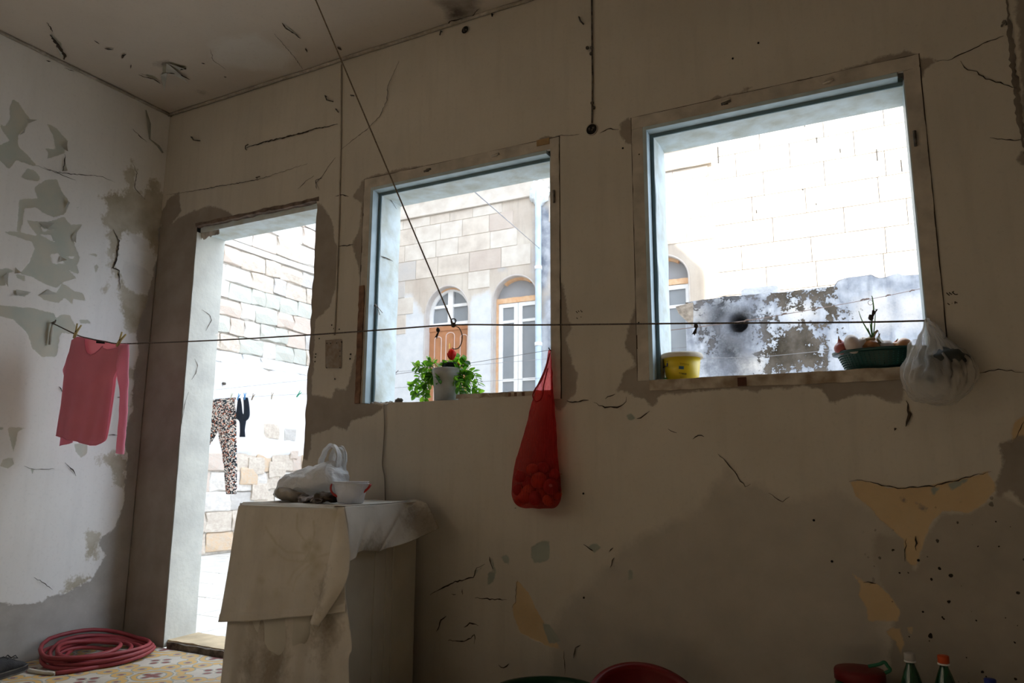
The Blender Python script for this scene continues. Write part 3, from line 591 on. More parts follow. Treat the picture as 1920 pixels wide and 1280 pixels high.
# ================================================================== COURTYARD
XL, FD, LY = -3.13, 6.2, 3.0         # left wall plane, far facade plane, low wall plane
m_stone = [mat('limestone_%s' % n, c, var=.12, scale=7, bump=.5, bscale=16, extra=e) for n, c, e in (
    ('cream', (0.64, 0.58, 0.50, 1), (0.56, 0.48, 0.41, 1)), ('white', (0.70, 0.67, 0.62, 1), (0.62, 0.59, 0.56, 1)), ('pink', (0.60, 0.50, 0.43, 1), (0.62, 0.55, 0.49, 1)),
    ('grey', (0.50, 0.48, 0.46, 1), (0.60, 0.58, 0.55, 1)), ('green', (0.51, 0.53, 0.485, 1), (0.58, 0.57, 0.51, 1)), ('ochre', (0.62, 0.46, 0.31, 1), (0.62, 0.52, 0.42, 1)))]
m_mortar = mat('lime_mortar', (0.60, 0.56, 0.50, 1), var=.15, scale=12, bump=.5)
m_white = mat('whitewash', (0.82, 0.82, 0.82, 1), var=.06, scale=3, bump=.3, extra=(0.72, 0.74, 0.76, 1))
m_pave = mat('paving_stone', (0.74, 0.72, 0.68, 1), var=.1, scale=5, bump=.2)

# ground: paving slabs
g = struct(empty('courtyard_floor', (0, T, 0)))
B('bed', -3.4, 9, T + .02, 9, -.1, -.012, m_mortar, g)
def inst(name, o, parent, loc, scale=None, rot=None, m=None):
    c = o.copy(); COL.objects.link(c); c.name = name; c.parent = parent; c.location = Vector(loc) - WLOC.get(parent.name, Vector())
    if scale: c.scale = scale
    if rot: c.rotation_euler = rot
    if m: c.material_slots[0].link = 'OBJECT'; c.material_slots[0].material = m
    return c
slab0 = None
for i in range(12):
    for j in range(10):
        x, y = -3.05 + i * .5, T + .30 + j * .5
        if slab0 is None:
            b = MB(); b.box(-.243, .243, -.243, .243, -.03, 0, 0, .006); slab0 = obj('paving_slab', b, m_pave, g, origin=(0, 0, 0)); slab0.location = Vector((x, y, 0)) - WLOC[g.name]
        else: inst('paving_slab', slab0, g, (x, y, R.uniform(-.004, 0)), rot=(R.uniform(-.006, .006), R.uniform(-.006, .006), 0))
B('far_ground', -3.13, 9, 5.3, 9, -.02, .02, m_pave, g)

# left courtyard wall: coursed rubble stones with a plastered, whitewashed band
wl = struct(empty('courtyard_wall_left', (XL, T, 0)))
B('core', XL - .4, XL - .012, T - .1, 10, 0, 9.2, m_mortar, wl)  # core raised out of view to shade the courtyard
stones = []
for k in range(6):                         # a few different rough blocks, unit size
    bm = bmesh.new(); bmesh.ops.create_cube(bm, size=1); bmesh.ops.subdivide_edges(bm, edges=bm.edges[:], cuts=1, use_grid_fill=True)
    for v in bm.verts:
        v.co += Vector([R.uniform(-.06, .06) for _ in range(3)])
        if v.co.x > .3: v.co.x = .5 - .35 * (abs(v.co.y) ** 2 + abs(v.co.z) ** 2) + R.uniform(-.15, .15)
    bmesh.ops.bevel(bm, geom=[e for e in bm.edges if e.calc_face_angle(0) > .5], offset=.05, segments=1, affect='EDGES')
    me = bpy.data.meshes.new('stone_mesh'); bm.to_mesh(me); bm.free(); me.materials.append(m_stone[1]); stones.append(me)
def stone(parent, c, s, m, name='stone'):
    o = bpy.data.objects.new(name, R.choice(stones)); COL.objects.link(o); o.parent = parent
    o.location = Vector(c) - WLOC[parent.name]; o.scale = s; o.material_slots[0].link = 'OBJECT'; o.material_slots[0].material = m
    return o
def course(z0, z1, y0, y1, wmin, wmax, proud, pick, rag=.0):
    y = y0 + R.uniform(0, .1)
    while y < y1:
        w = R.uniform(wmin, wmax); h = (z1 - z0) * R.uniform(.93, 1.0)
        stone(wl, (XL - .01 + R.uniform(-.006, .004), y + w / 2, (z0 + z1) / 2 + R.uniform(-rag, rag)), (proud, w * .975, h * .965), pick(y, z0)); y += w
z = 0.0
def pk_low(y, z):
    r = R.random(); return m_stone[5] if r < .10 else m_stone[2] if r < .2 else m_stone[3] if r < .3 else m_stone[1] if r < .75 else m_stone[0]
def pk_mid(y, z):
    r = R.random(); return m_stone[2] if r < .22 else m_stone[4] if r < .22 + .3 * (z < 3.1) else m_stone[3] if r < .65 else m_stone[0] if r < .85 else m_stone[1]
for k in range(5): course(.02 + k * .235, .02 + (k + 1) * .235, 2.2, 6.2, .22, .42, .07, pk_low)
for k in range(6): course(2.42 + k * .218, 2.42 + (k + 1) * .218, 2.4, 6.2, .2, .44, .09, pk_mid, .01)
course(2.28, 2.42, 2.6, 6.2, .2, .5, .06, lambda y, z: m_white)
for k in range(5): course(3.84 + k * .27, 3.84 + (k + 1) * .27, 2.4, 6.2, .3, .5, .07, lambda y, z: m_stone[2] if R.random() < .12 else m_stone[R.choice((0, 1, 1))])
RB('string_course', XL - .02, XL + .035, 2.2, 6.2, 3.745, 3.82, m_stone[1], wl, .004)
def band(u, v):
    y = 2.0 + u * 4.2; z = 1.13 + v * 1.18; e = .03 * math.sin(y * 9) * (1 if v in (0, 1) else 0) + .02 * math.sin(y * 23) * (1 if v in (0, 1) else 0)
    return (XL + .03 + .008 * math.sin(y * 4 + z * 3) + .004 * math.sin(y * 17 + z * 11) - (.04 if v in (0, 1) else 0), y, z + e)
b = MB(); b.grid(60, 16, band); obj('whitewashed_band', b, m_white, wl)
b = MB()
for (yy, zz) in ((3.26, 2.02), ): b.tube([(XL, yy, zz), (XL + .07, yy, zz - .01)], .018, 10)
obj('pipe_stub', b, m_iron, wl)
# scatter of exposed stones in the lower plaster
for (x, y, s, mi) in ((548, 852, .11, 2), (505, 808, .2, 0), (540, 815, .16, 3), (478, 872, .2, 0), (575, 865, .17, 5), (463, 893, .2, 5), (517, 880, .2, 0), (553, 895, .15, 2), (484, 922, .2, 0)):
    q = px(x, y, 0, XL); stone(wl, (XL + .018, q.y, q.z), (.06, s * 1.3, s), m_stone[mi])

# far facade with three arched openings
fac = struct(empty('courtyard_facade', (0, FD, 0)))
m_facade = layered('facade_plaster', (0.60, 0.55, 0.48, 1), (0.46, 0.39, 0.33, 1), [
    ('white', (0.66, 0.67, 0.68, 1), (0.58, 0.60, 0.62, 1), .12, .05, 0), ('damp', (0.20, 0.22, 0.26, 1), (0.46, 0.47, 0.5, 1), .10, .06, 0)], streak=.35, bump=.2)
FX = px(1345, 400, 1, FD).x
def fp(x, y, Y=None): return px(x, y, 1, FD if Y is None else Y)
def arch(xl, xr, ytop, yspr, ybot):
    a = fp(xl, ybot); b_ = fp(xr, ybot); s = fp((xl + xr) / 2, yspr); t = fp((xl + xr) / 2, ytop)
    return [a.x, b_.x, 1.0, s.z, t.z]
A1 = arch(797, 877, 537, 588, 640); A2 = arch(924, 1007, 517, 560, 640)
xr3 = fp(1291, 540).x; A3 = [xr3 - (A2[1] - A2[0]) * 1.0, xr3, 1.0, fp(1262, 520).z, fp(1245, 479).z]
print('arches', A1, A2, A3, FX)
zc1 = fp(744, 413).z; zt = fp(744, 383).z
def archz(A, x):
    c = (A[0] + A[1]) / 2; h = (A[1] - A[0]) / 2; t = min(1, abs((x - c) / h)); return A[3] + (A[4] - A[3]) * math.sqrt(max(0, 1 - t * t))
def topz(x):
    for A in (A1, A2, A3):
        if A[0] - 1e-6 <= x <= A[1] + 1e-6: return A, archz(A, x)
    return None, None
xs = sorted(set([round(float(v), 4) for v in np.linspace(XL, FX, 150)] + [round(A[0] + (A[1] - A[0]) * .5 * (1 - math.cos(PI * i / 16)), 4) for A in (A1, A2, A3) for i in range(17)]))
b = MB(); nz = 36
for i in range(len(xs) - 1):
    xm = (xs[i] + xs[i + 1]) / 2; A, _ = topz(xm)
    if A:
        za, zb = archz(A, xs[i]), archz(A, xs[i + 1]); rows = [((za + (zc1 - za) * k / 20), (zb + (zc1 - zb) * k / 20)) for k in range(21)]
        low = [(0, 0), (A[2], A[2])]
    else: rows = [(.0 + zc1 * k / nz,) * 2 for k in range(nz + 1)]; low = None
    for R2 in (rows, low) if low else (rows,):
        for k in range(len(R2) - 1):
            b.add([(xs[i], FD, R2[k][0]), (xs[i + 1], FD, R2[k][1]), (xs[i + 1], FD, R2[k + 1][1]), (xs[i], FD, R2[k + 1][0])], [(0, 1, 2, 3)])
fo = obj('facade_face', b, m_facade, fac, merge=True)
# white and damp zones of the facade
fw = [[(740, 560), (770, 552), (800, 600), (800, 780), (700, 780), (720, 600)], [(880, 560), (918, 545), (924, 560), (924, 780), (880, 780)], [(1008, 600), (1345, 600), (1345, 900), (1008, 900)]]
fd = [[(1006, 372), (1004, 430), (1001, 480), (1000, 510), (1006, 540), (1024, 545), (1040, 480), (1040, 400), (1024, 385)], [(1018, 560), (1050, 540), (1050, 700), (1022, 700)], [(936, 490), (945, 488), (946, 505), (938, 504)]]
co = np.array([v.co[:] for v in fo.data.vertices]) + np.array(WLOC[fac.name])
for k, pl in (('white', fw), ('damp', fd)):
    a = np.full(len(co), -.3)
    for p in pl: a = np.maximum(a, np.clip(sdf(co[:, 0], co[:, 2], [(fp(*q).x, fp(*q).z) for q in p]), -.3, .3))
    fo.data.attributes.new(k, 'FLOAT', 'POINT').data.foreach_set('value', a.astype(np.float32))
# arch reveals and rims
m_archrim = mat('arch_stone', (0.46, 0.41, 0.38, 1), var=.15, scale=9, extra=(0.55, 0.52, 0.49, 1))
for A in (A1, A2, A3):
    path = [(A[0], A[2])] + [(A[0], A[2] + (A[3] - A[2]) * k / 6) for k in range(1, 6)] + [((A[0] + A[1]) / 2 - (A[1] - A[0]) / 2 * math.cos(PI * k / 20), A[3] + (A[4] - A[3]) * math.sin(PI * k / 20)) for k in range(21)] + [(A[1], A[3] - (A[3] - A[2]) * k / 6) for k in range(1, 7)]
    b = MB(); b.grid(len(path) - 1, 3, lambda u, v: (path[round(u * (len(path) - 1))][0], FD + v * .22, path[round(u * (len(path) - 1))][1])); obj('arch_reveal', b, m_archrim, fac)
    b = MB(); c = (A[0] + A[1]) / 2
    def rim(u, v):
        q = path[round(u * (len(path) - 1))]; d = Vector((q[0] - c, q[1] - A[3])) if q[1] > A[3] else Vector((q[0] - c, 0)); d = d.normalized() * (v * .022)
        return (q[0] + d.x, FD - .012 * (1 - abs(v - .5) * 1.2), q[1] + d.y)
    b.grid(len(path) - 1, 3, rim); obj('arch_rim', b, m_archrim, fac)
    B('reveal_floor', A[0], A[1], FD, FD + .3, A[2] - .05, A[2], m_pave, fac)
# dressed blocks, a few millimetres proud of their joints
m_ash = [mat('ashlar_%s' % n, c, var=.1, scale=5, bump=.3, bscale=20, extra=e) for n, c, e in (('cream', (0.60, 0.54, 0.47, 1), (0.50, 0.44, 0.38, 1)), ('pale', (0.62, 0.58, 0.52, 1), (0.54, 0.48, 0.42, 1)), ('brown', (0.46, 0.39, 0.34, 1), (0.54, 0.47, 0.41, 1)), ('grey', (0.46, 0.44, 0.42, 1), (0.52, 0.48, 0.44, 1)))]
def clipblock(x0, x1, z0, z1):
    for A in (A1, A2, A3):
        if x1 > A[0] - .06 and x0 < A[1] + .06 and z0 < A[4] + .06:
            # block crossing the arch: keep it only if it clears the curve
            zz = max(archz(A, min(max(x, A[0]), A[1])) for x in (x0, (x0 + x1) / 2, x1))
            if z0 < zz + .04: return False
    return True
z = A1[3] - .25; row = 0
while z < zc1 - .1:
    h = .27 if row % 3 else .31; h = min(h, zc1 - .03 - z); x = XL + .05 - (row % 2) * .2
    while x < FX:
        w = R.uniform(.34, .6); xa, xb = max(x, XL + .02), min(x + w, FX)
        if xb - xa > .12 and clipblock(xa, xb, z, z + h) and not (abs((xa + xb) / 2 - fp(1011, 450).x) < .34):
            b = MB(); b.box(xa + .004, xb - .004, FD - .009, FD + .01, z + .004, z + h - .004, 0, .003); r = R.random()
            obj('ashlar_block', b, m_ash[0 if r < .5 else 1 if r < .8 else 2 if r < .93 else 3], fac)
        x += w
    z += h; row += 1
# parapet, mouldings and the paler storey set back behind
RB('parapet', XL, FX, FD - .02, FD + .25, zc1, zt, m_ash[1], fac, .004)
RB('lower_moulding', XL, FX, FD - .045, FD - .01, zc1 - .02, zc1 + .03, m_ash[1], fac, .004)
RB('parapet_cap', XL, FX, FD - .07, FD + .3, zt, zt + .09, m_ash[1], fac, .005)
B('set_back_storey', XL - 4, 3, 8.6, 9.0, 0, 9.5, m_ash[1], fac)
q = px(948, 320, 1, 8.4); b = MB(); b.tube([(q.x, 8.5, q.z - .5), (q.x, 8.5, q.z + .3)], .05, 10); b.tube([(q.x + .12, 8.5, q.z - .5), (q.x + .12, 8.5, q.z + .12), (q.x + .0, 8.5, q.z + .2)], .03, 8); obj('roof_pipe', b, mat('pipe_brown', (0.3, 0.22, 0.18, 1)), fac)
q = px(985, 322, 1, 8.4); b = MB(); b.tube([(q.x - .15, 8.45, q.z + .5), (q.x, 8.45, q.z + .15), (q.x + .16, 8.45, q.z - .05), (q.x + .2, 8.45, q.z + .5)], .018, 8); obj('roof_frame', b, mat('frame_ochre', (0.6, 0.36, 0.12, 1)), fac)

# ---- the door and french windows in the arches
m_whitep = mat('white_gloss_paint', (0.82, 0.82, 0.82, 1), rough=.45, var=.04, bump=0)
m_orange = mat('raw_pine', (0.62, 0.36, 0.20, 1), var=.2, scale=14, extra=(0.72, 0.5, 0.32, 1))
m_brown = mat('brown_door_leaf', (0.42, 0.19, 0.09, 1), rough=.5, var=.08, scale=6)
m_browng = mat('brown_door_bead', (0.66, 0.50, 0.44, 1), rough=.5, var=.05)
m_glass = mat('dusty_glass', (0.20, 0.22, 0.24, 1), rough=.25, spec=.5, var=.25, scale=2.5, bump=.02, extra=(0.27, 0.29, 0.31, 1))
m_lun = mat('grey_board', (0.30, 0.31, 0.33, 1), rough=.7, var=.12, scale=3, extra=(0.36, 0.37, 0.39, 1))
GY = FD + .13
def segbox(mb, x0, z0, x1, z1, w, y0, y1):
    d = Vector((x1 - x0, z1 - z0)); n_ = Vector((-d.y, d.x)).normalized() * w / 2
    c = [(x0 + n_.x, z0 + n_.y), (x1 + n_.x, z1 + n_.y), (x1 - n_.x, z1 - n_.y), (x0 - n_.x, z0 - n_.y)]
    mb.add([(p[0], y0, p[1]) for p in c] + [(p[0], y1, p[1]) for p in c], [(0, 1, 2, 3), (7, 6, 5, 4), (0, 4, 5, 1), (1, 5, 6, 2), (2, 6, 7, 3), (3, 7, 4, 0)])
def gp(x, y): return px(x, y, 1, GY)
# arched door
A = A1; ad = struct(empty('door_2', ((A[0] + A[1]) / 2, GY, A[2])))
zt1 = gp(838, 611).z; zm = gp(838, 575).z; cx = (A[0] + A[1]) / 2
def lun_pts(A, z0, z1, inset, x0, x1, n=10):
    """outline of a pane between x0..x1, z0..z1 clipped by the arch"""
    top = [(x0 + (x1 - x0) * i / n, min(z1, archz([A[0] + inset, A[1] - inset, 0, A[3], A[4] - inset], min(max(x0 + (x1 - x0) * i / n, A[0] + inset), A[1] - inset)))) for i in range(n + 1)]
    return [(x0, z0), (x1, z0)] + top[::-1]
def pane(parent, pts, y, m, name='pane', th=.01):
    b = MB(); n_ = len(pts); b.add([(p[0], y, p[1]) for p in pts] + [(p[0], y + th, p[1]) for p in pts], [tuple(range(n_)), tuple(range(2 * n_ - 1, n_ - 1, -1))] + [(i, i + n_, (i + 1) % n_ + n_, (i + 1) % n_) for i in range(n_)]); return obj(name, b, m, parent)
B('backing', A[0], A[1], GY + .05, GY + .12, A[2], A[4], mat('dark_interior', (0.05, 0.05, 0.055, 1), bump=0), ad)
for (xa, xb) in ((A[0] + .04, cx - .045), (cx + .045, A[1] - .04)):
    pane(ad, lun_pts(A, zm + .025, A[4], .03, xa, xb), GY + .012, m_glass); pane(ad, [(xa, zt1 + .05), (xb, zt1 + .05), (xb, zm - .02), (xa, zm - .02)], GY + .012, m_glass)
b = MB(); b.box(A[0], A[0] + .055, GY - .02, GY + .04, zt1, A[3] + .05); b.box(A[1] - .055, A[1], GY - .02, GY + .04, zt1, A[3] + .05); b.box(cx - .045, cx + .045, GY - .028, GY + .038, zt1, A[4] - .06)
b.box(A[0], A[1], GY - .0215, GY + .041, zt1, zt1 + .05); b.box(A[0] + .03, A[1] - .03, GY - .018, GY + .038, zm - .02, zm + .025)
pts = [(cx - (A[1] - A[0]) / 2 * math.cos(PI * k / 20), A[3] + (A[4] - A[3]) * math.sin(PI * k / 20)) for k in range(21)]
for k in range(20):
    s = .93; segbox(b, cx + (pts[k][0] - cx) * s, A[3] + (pts[k][1] - A[3]) * s, cx + (pts[k + 1][0] - cx) * s, A[3] + (pts[k + 1][1] - A[3]) * s, .055, GY - .024 - .0006 * (k % 2), GY + .043)
obj('transom_frame', b, m_whitep, ad)
b = MB(); pts2 = [p for p in pts if abs(p[0] - cx) < .22]
for k in range(len(pts2) - 1): segbox(b, pts2[k][0], pts2[k][1] - .01, pts2[k + 1][0], pts2[k + 1][1] - .01, .03, GY - .03, GY + .04)
obj('pine_strip', b, m_orange, ad)
b = MB(); b.box(A[0], A[1], GY - .01, GY + .04, A[2], zt1 - .07); leaf = obj('door_leaf', b, m_brown, ad)
B('lintel_rail', A[0], A[1], GY - .022, GY + .04, zt1 - .075, zt1 - .002, m_brown, ad)
xa = [A[0] + .10, cx - .10, cx + .10, A[1] - .10]
for (c_, hw, z1_, z0_) in ((A[0] + .16, .06, zt1 - .20, zt1 - .75), (cx, .075, zt1 - .16, zt1 - .75), (A[1] - .14, .06, zt1 - .20, zt1 - .75), (A[0] + .16, .06, zt1 - .95, A[2] + .2), (cx, .075, zt1 - .95, A[2] + .2), (A[1] - .14, .06, zt1 - .95, A[2] + .2)):
    out = [(c_ - hw, z0_), (c_ + hw, z0_)] + [(c_ + hw * math.cos(PI * k / 8), z1_ + hw * .7 * math.sin(PI * k / 8)) for k in range(9)]
    b = MB()
    for k in range(len(out)): p, q = out[k], out[(k + 1) % len(out)]; segbox(b, p[0], p[1], q[0], q[1], .012, GY - .017, GY)
    obj('panel_bead', b, m_browng, leaf); ins = [(c_ + (p[0] - c_) * .72, (z0_ + z1_) / 2 + (p[1] - (z0_ + z1_) / 2) * .93) for p in out]; pane(leaf, ins, GY - .018, m_brown, 'raised_panel', .012)
B('knocker', cx - .012, cx + .012, GY - .03, GY - .01, zt1 - .36, zt1 - .28, mat('brass_knocker', (0.7, 0.45, 0.15, 1), metal=.6, rough=.4), leaf)
# french windows
def french(A, name, zb_, nm):
    f = struct(empty(name, ((A[0] + A[1]) / 2, GY, A[2]))); cx = (A[0] + A[1]) / 2
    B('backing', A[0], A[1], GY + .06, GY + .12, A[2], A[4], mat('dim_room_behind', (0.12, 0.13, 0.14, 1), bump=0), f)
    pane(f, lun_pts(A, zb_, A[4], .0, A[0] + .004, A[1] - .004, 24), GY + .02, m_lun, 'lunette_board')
    RB('pine_beam', A[0] + .0, A[1], GY - .03, GY + .03, zb_ - .075, zb_, m_orange, f, .003)
    b = MB(); pts = [(cx - (A[1] - A[0]) / 2 * math.cos(PI * k / 24), A[3] + (A[4] - A[3]) * math.sin(PI * k / 24)) for k in range(25)]; p3 = [p for p in pts if abs(p[0] - cx) < .24]
    for k in range(len(p3) - 1): segbox(b, p3[k][0], p3[k][1] - .014, p3[k + 1][0], p3[k + 1][1] - .014, .045, GY - .04, GY + .03)
    obj('pine_strip', b, m_orange, f)
    B('pine_strip', A[0], A[0] + .035, GY - .03, GY + .03, A[2], zb_ - .075, m_orange, f)
    for (xa, xb) in ((A[0] + .038, cx - .003), (cx + .003, A[1] - .002)):
        b = MB(); t = .065; zt_ = zb_ - .08; zr = zt_ - .62; zl = zt_ - 2.0 if A is A3 else gp(967, 712).z
        b.box(xa, xa + t, GY - .02, GY + .03, A[2], zt_); b.box(xb - t, xb, GY - .02, GY + .03, A[2], zt_); b.box(xa + t, xb - t, GY - .02, GY + .03, zt_ - t * .9, zt_)
        zr = gp(967, 602).z if A is A2 else gp(1265, 575).z
        b.box(xa + t, xb - t, GY - .015, GY + .025, zr - .02, zr + .02); b.box(xa + t, xb - t, GY - .015, GY + .025, zl - .02, zl + .02); b.box(xa + t, xb - t, GY - .02, GY + .03, A[2], A[2] + .1)
        lf = obj('window_leaf', b, m_whitep, f)
        for (z0, z1) in ((A[2] + .1, zl - .02), (zl + .02, zr - .02), (zr + .02, zt_ - t * .9)): pane(lf, [(xa + t, z0), (xb - t, z0), (xb - t, z1), (xa + t, z1)], GY + .0, m_glass)
    return f
french(A2, 'window_3', gp(967, 558).z, 2); french(A3, 'window_4', gp(1265, 524).z, 3)
# pale blue downpipe with a lump of mortar at its head
dp = thing('downpipe', 'pale blue downpipe running down the facade beside the white french window', 'pipe', (fp(1011, 500).x, FD - .07, 0))
qx = fp(1013, 380).x; b = MB(); b.tube([(qx, FD - .07, z) for z in np.linspace(.3, zc1 + .02, 16)], .045, 14); obj('pipe', b, mat('pipe_pale_blue', (0.52, 0.64, 0.76, 1), rough=.5, var=.08), dp)
for z in (1.6, 2.7, 3.8):
    b = MB(); b.tube([(qx, FD - .07, z), (qx, FD - .07, z + .05)], .054, 14); b.box(qx - .015, qx + .015, FD - .07, FD, z + .01, z + .04); obj('bracket', b, m_whitep, dp)
b = MB(); b.ball((0, 0, 0), .14, 20, 14, fn=lambda p, d: Vector((p.x * 1.1, p.y * .5, p.z * 1.3)) * (1 + .35 * mnoise.noise(d * 3.1))); 
b.v = [(v[0] + qx, v[1] + FD - .03, v[2] + zc1 + .0) for v in b.v]; obj('mortar_lump', b, mat('splashed_mortar', (0.75, 0.8, 0.83, 1), var=.15, scale=20, bump=.6), dp)

# tall sunlit wall right of the facade
tw = struct(empty('tall_stone_wall', (FX, FD - .25, 0)))
B('core', FX, 5.6, FD - .22, FD + .3, 0, 9.5, m_mortar, tw)
z = 1.9; row = 0
while z < 7.4:
    h = .30; x = FX + .003 - (row % 2) * .3
    while x < 5.1:
        w = R.uniform(.55, .8); xa, xb = max(x, FX), x + w
        if xb - xa > .1:
            b = MB(); b.box(xa + .004, xb - .004, FD - .25, FD - .21, z + .004, z + h - .004, 0, .005); obj('ashlar_block', b, m_ash[R.choice((0, 1, 1))], tw)
        x += w
    z += h; row += 1
b = MB()
for (x, y, hh) in ((1531, 262, .07), (1575, 282, .05), (1508, 232, .07), (1690, 310, .14), (1657, 195, .08), (1346, 290, .22), (1418, 396, .04), (1644, 290, .14), (1530, 382, .02), (1505, 355, .02)):
    q = px(x, y, 1, FD - .26); b.box(q.x - .006, q.x + .006, FD - .256, FD - .24, q.z - hh / 2, q.z + hh / 2)
stuff(obj('joint_mark', b, mat('dark_joint', (0.05, 0.045, 0.04, 1), bump=0), tw))  # dark slits marking the vertical joints

# low soot-stained wall
m_low = layered('low_wall_limewash', (0.60, 0.64, 0.71, 1), (0.25, 0.285, 0.36, 1), [
    ('warm', (0.74, 0.73, 0.72, 1), (0.60, 0.60, 0.62, 1), .12, .05, .2),
    ('mossy', (0.04, 0.032, 0.02, 1), (0.15, 0.13, 0.11, 1), .46, .015, -.8),
    ('soot', (0.055, 0.06, 0.07, 1), (0.17, 0.18, 0.21, 1), .2, .12, 0),
    ('black', (0.012, 0.012, 0.014, 1), (0.03, 0.03, 0.035, 1), .02, .03, 0)], streak=.7, bump=.9, mottle=7)
lp = lambda x, y: px(x, y, 1, LY)
Z8 = lambda pts: [(lp(*q).x, lp(*q).z) for q in P(1280, 420, Z1, pts)]
LX0 = lp(1287, 640).x; LX1 = 4.95
topl = Z8([(0, 440), (100, 425), (200, 410), (330, 398), (560, 380), (700, 362), (850, 347), (862, 318), (900, 302), (1060, 280), (1085, 302), (1130, 296), (1200, 275), (1230, 286), (1335, 280)])
tx = [p[0] for p in topl] + [7]; tz = [p[1] for p in topl] + [topl[-1][1] + .1]
us = np.linspace(LX0, LX1, 260); vs = np.linspace(0, 1, 150)
hole = px(1385, 606, 1, LY)
def place_low(U, V, D):
    zt_ = np.interp(U, tx, tz) + .008 * wob(U, U * .3, 40, 3); Zz = V * zt_
    d = D + .012 * wob(U, Zz, 3, 31) + .006 * wob(U, Zz, 11, 32) + .003 * wob(U, Zz, 37, 33)
    r = np.hypot(U - hole.x, (Zz - hole.z)); d = d - .16 * np.clip(1 - r / .075, 0, 1) ** .5 * (r < .075) + .02 * np.exp(-((r - .13) / .05) ** 2)
    return np.stack([U, LY - d, Zz], 1)
lw = struct(sheet('wall_courtyard_low', us, vs, place_low, {}, m_low))
co = np.empty(len(lw.data.vertices) * 3, np.float32); lw.data.vertices.foreach_get('co', co); co = co.reshape(-1, 3); U, Zz = co[:, 0], co[:, 2]
mossy = [Z8([(430, 470), (480, 500), (500, 620), (560, 600), (700, 560), (760, 600), (800, 820), (470, 830), (440, 700), (480, 640), (430, 600)]), Z8([(560, 375), (700, 350), (850, 345), (830, 380), (760, 460), (700, 400), (600, 470), (540, 440), (500, 430), (400, 400)]),
         Z8([(780, 440), (900, 470), (850, 560), (790, 540)]), Z8([(130, 590), (175, 610), (165, 700), (140, 660)]), Z8([(0, 440), (300, 400), (300, 412), (0, 460)]), Z8([(440, 530), (480, 525), (470, 575), (445, 570)])]
warm = [Z8([(0, 460), (100, 440), (150, 500), (130, 560), (20, 520)]), Z8([(560, 440), (720, 440), (760, 520), (600, 560)]), Z8([(980, 420), (1150, 380), (1180, 560), (1000, 640), (960, 500)]), Z8([(300, 740), (460, 720), (470, 850), (300, 860)]), Z8([(1200, 400), (1335, 400), (1335, 560), (1210, 600)])]
soot = [(hole.x - .03, hole.z - .02, .17), (hole.x - .14, hole.z + .06, .16), (hole.x - .08, hole.z - .22, .15), (hole.x - .06, hole.z - .38, .1), (hole.x + .07, hole.z + .09, .1)]
def fld(pl):
    a = np.full(len(U), -.3)
    for p in pl: a = np.maximum(a, np.clip(sdf(U, Zz, p), -.3, .3))
    return a
A_s = np.full(len(U), -.3)
for (x, z, r) in soot: A_s = np.maximum(A_s, r - np.hypot(U - x, (Zz - z) * .8))
for k, a in (('mossy', fld(mossy)), ('warm', fld(warm)), ('soot', A_s), ('black', .07 - np.hypot(U - hole.x, (Zz - hole.z) * .85))): lw.data.attributes.new(k, 'FLOAT', 'POINT').data.foreach_set('value', a.astype(np.float32))
b = MB(); n_ = 90
ux = np.linspace(LX0, LX1, n_); zz = np.interp(ux, tx, tz)
for i in range(n_ - 1): b.add([(ux[i], LY, zz[i]), (ux[i + 1], LY, zz[i + 1]), (ux[i + 1], LY + .32, zz[i + 1]), (ux[i], LY + .32, zz[i])], [(0, 1, 2, 3)])
b.add([(LX0, LY, 0), (LX0, LY, zz[0]), (LX0, LY + .32, zz[0]), (LX0, LY + .32, 0)], [(0, 1, 2, 3)]); b.add([(LX0, LY + .32, 0), (LX0, LY + .32, 2.2), (LX1, LY + .32, 2.2), (LX1, LY + .32, 0)], [(0, 1, 2, 3)])
m_coping = mat('mossy_coping', (0.25, 0.25, 0.25, 1), var=.3, scale=14, bump=.6, extra=(0.5, 0.53, 0.58, 1)); obj('wall_top', b, m_coping, lw)
# broken end of the coping that sticks out to the left, and the loose blocks on top
b = MB(); q0, q1, q2, q3, q4 = lp(1267, 575), lp(1300, 567), lp(1300, 612), lp(1283, 598), lp(1273, 588)
pts = [(q0.x, q0.z), (q1.x, q1.z), (q2.x, q2.z), (q3.x, q3.z), (q4.x, q4.z)]
pane(lw, pts, LY - .01, mat('broken_mortar', (0.42, 0.36, 0.30, 1), var=.25, scale=25, bump=.8), 'coping_end', .3)
pane(lw, Z8([(326, 402), (322, 368), (345, 355), (430, 347), (515, 338), (528, 345), (530, 384)]), LY + .02, mat('loose_block_grey', (0.66, 0.7, 0.76, 1), var=.1, bump=.5), 'loose_block', .18)
# overhead concrete lip so the tall building's own mass is closed at the right

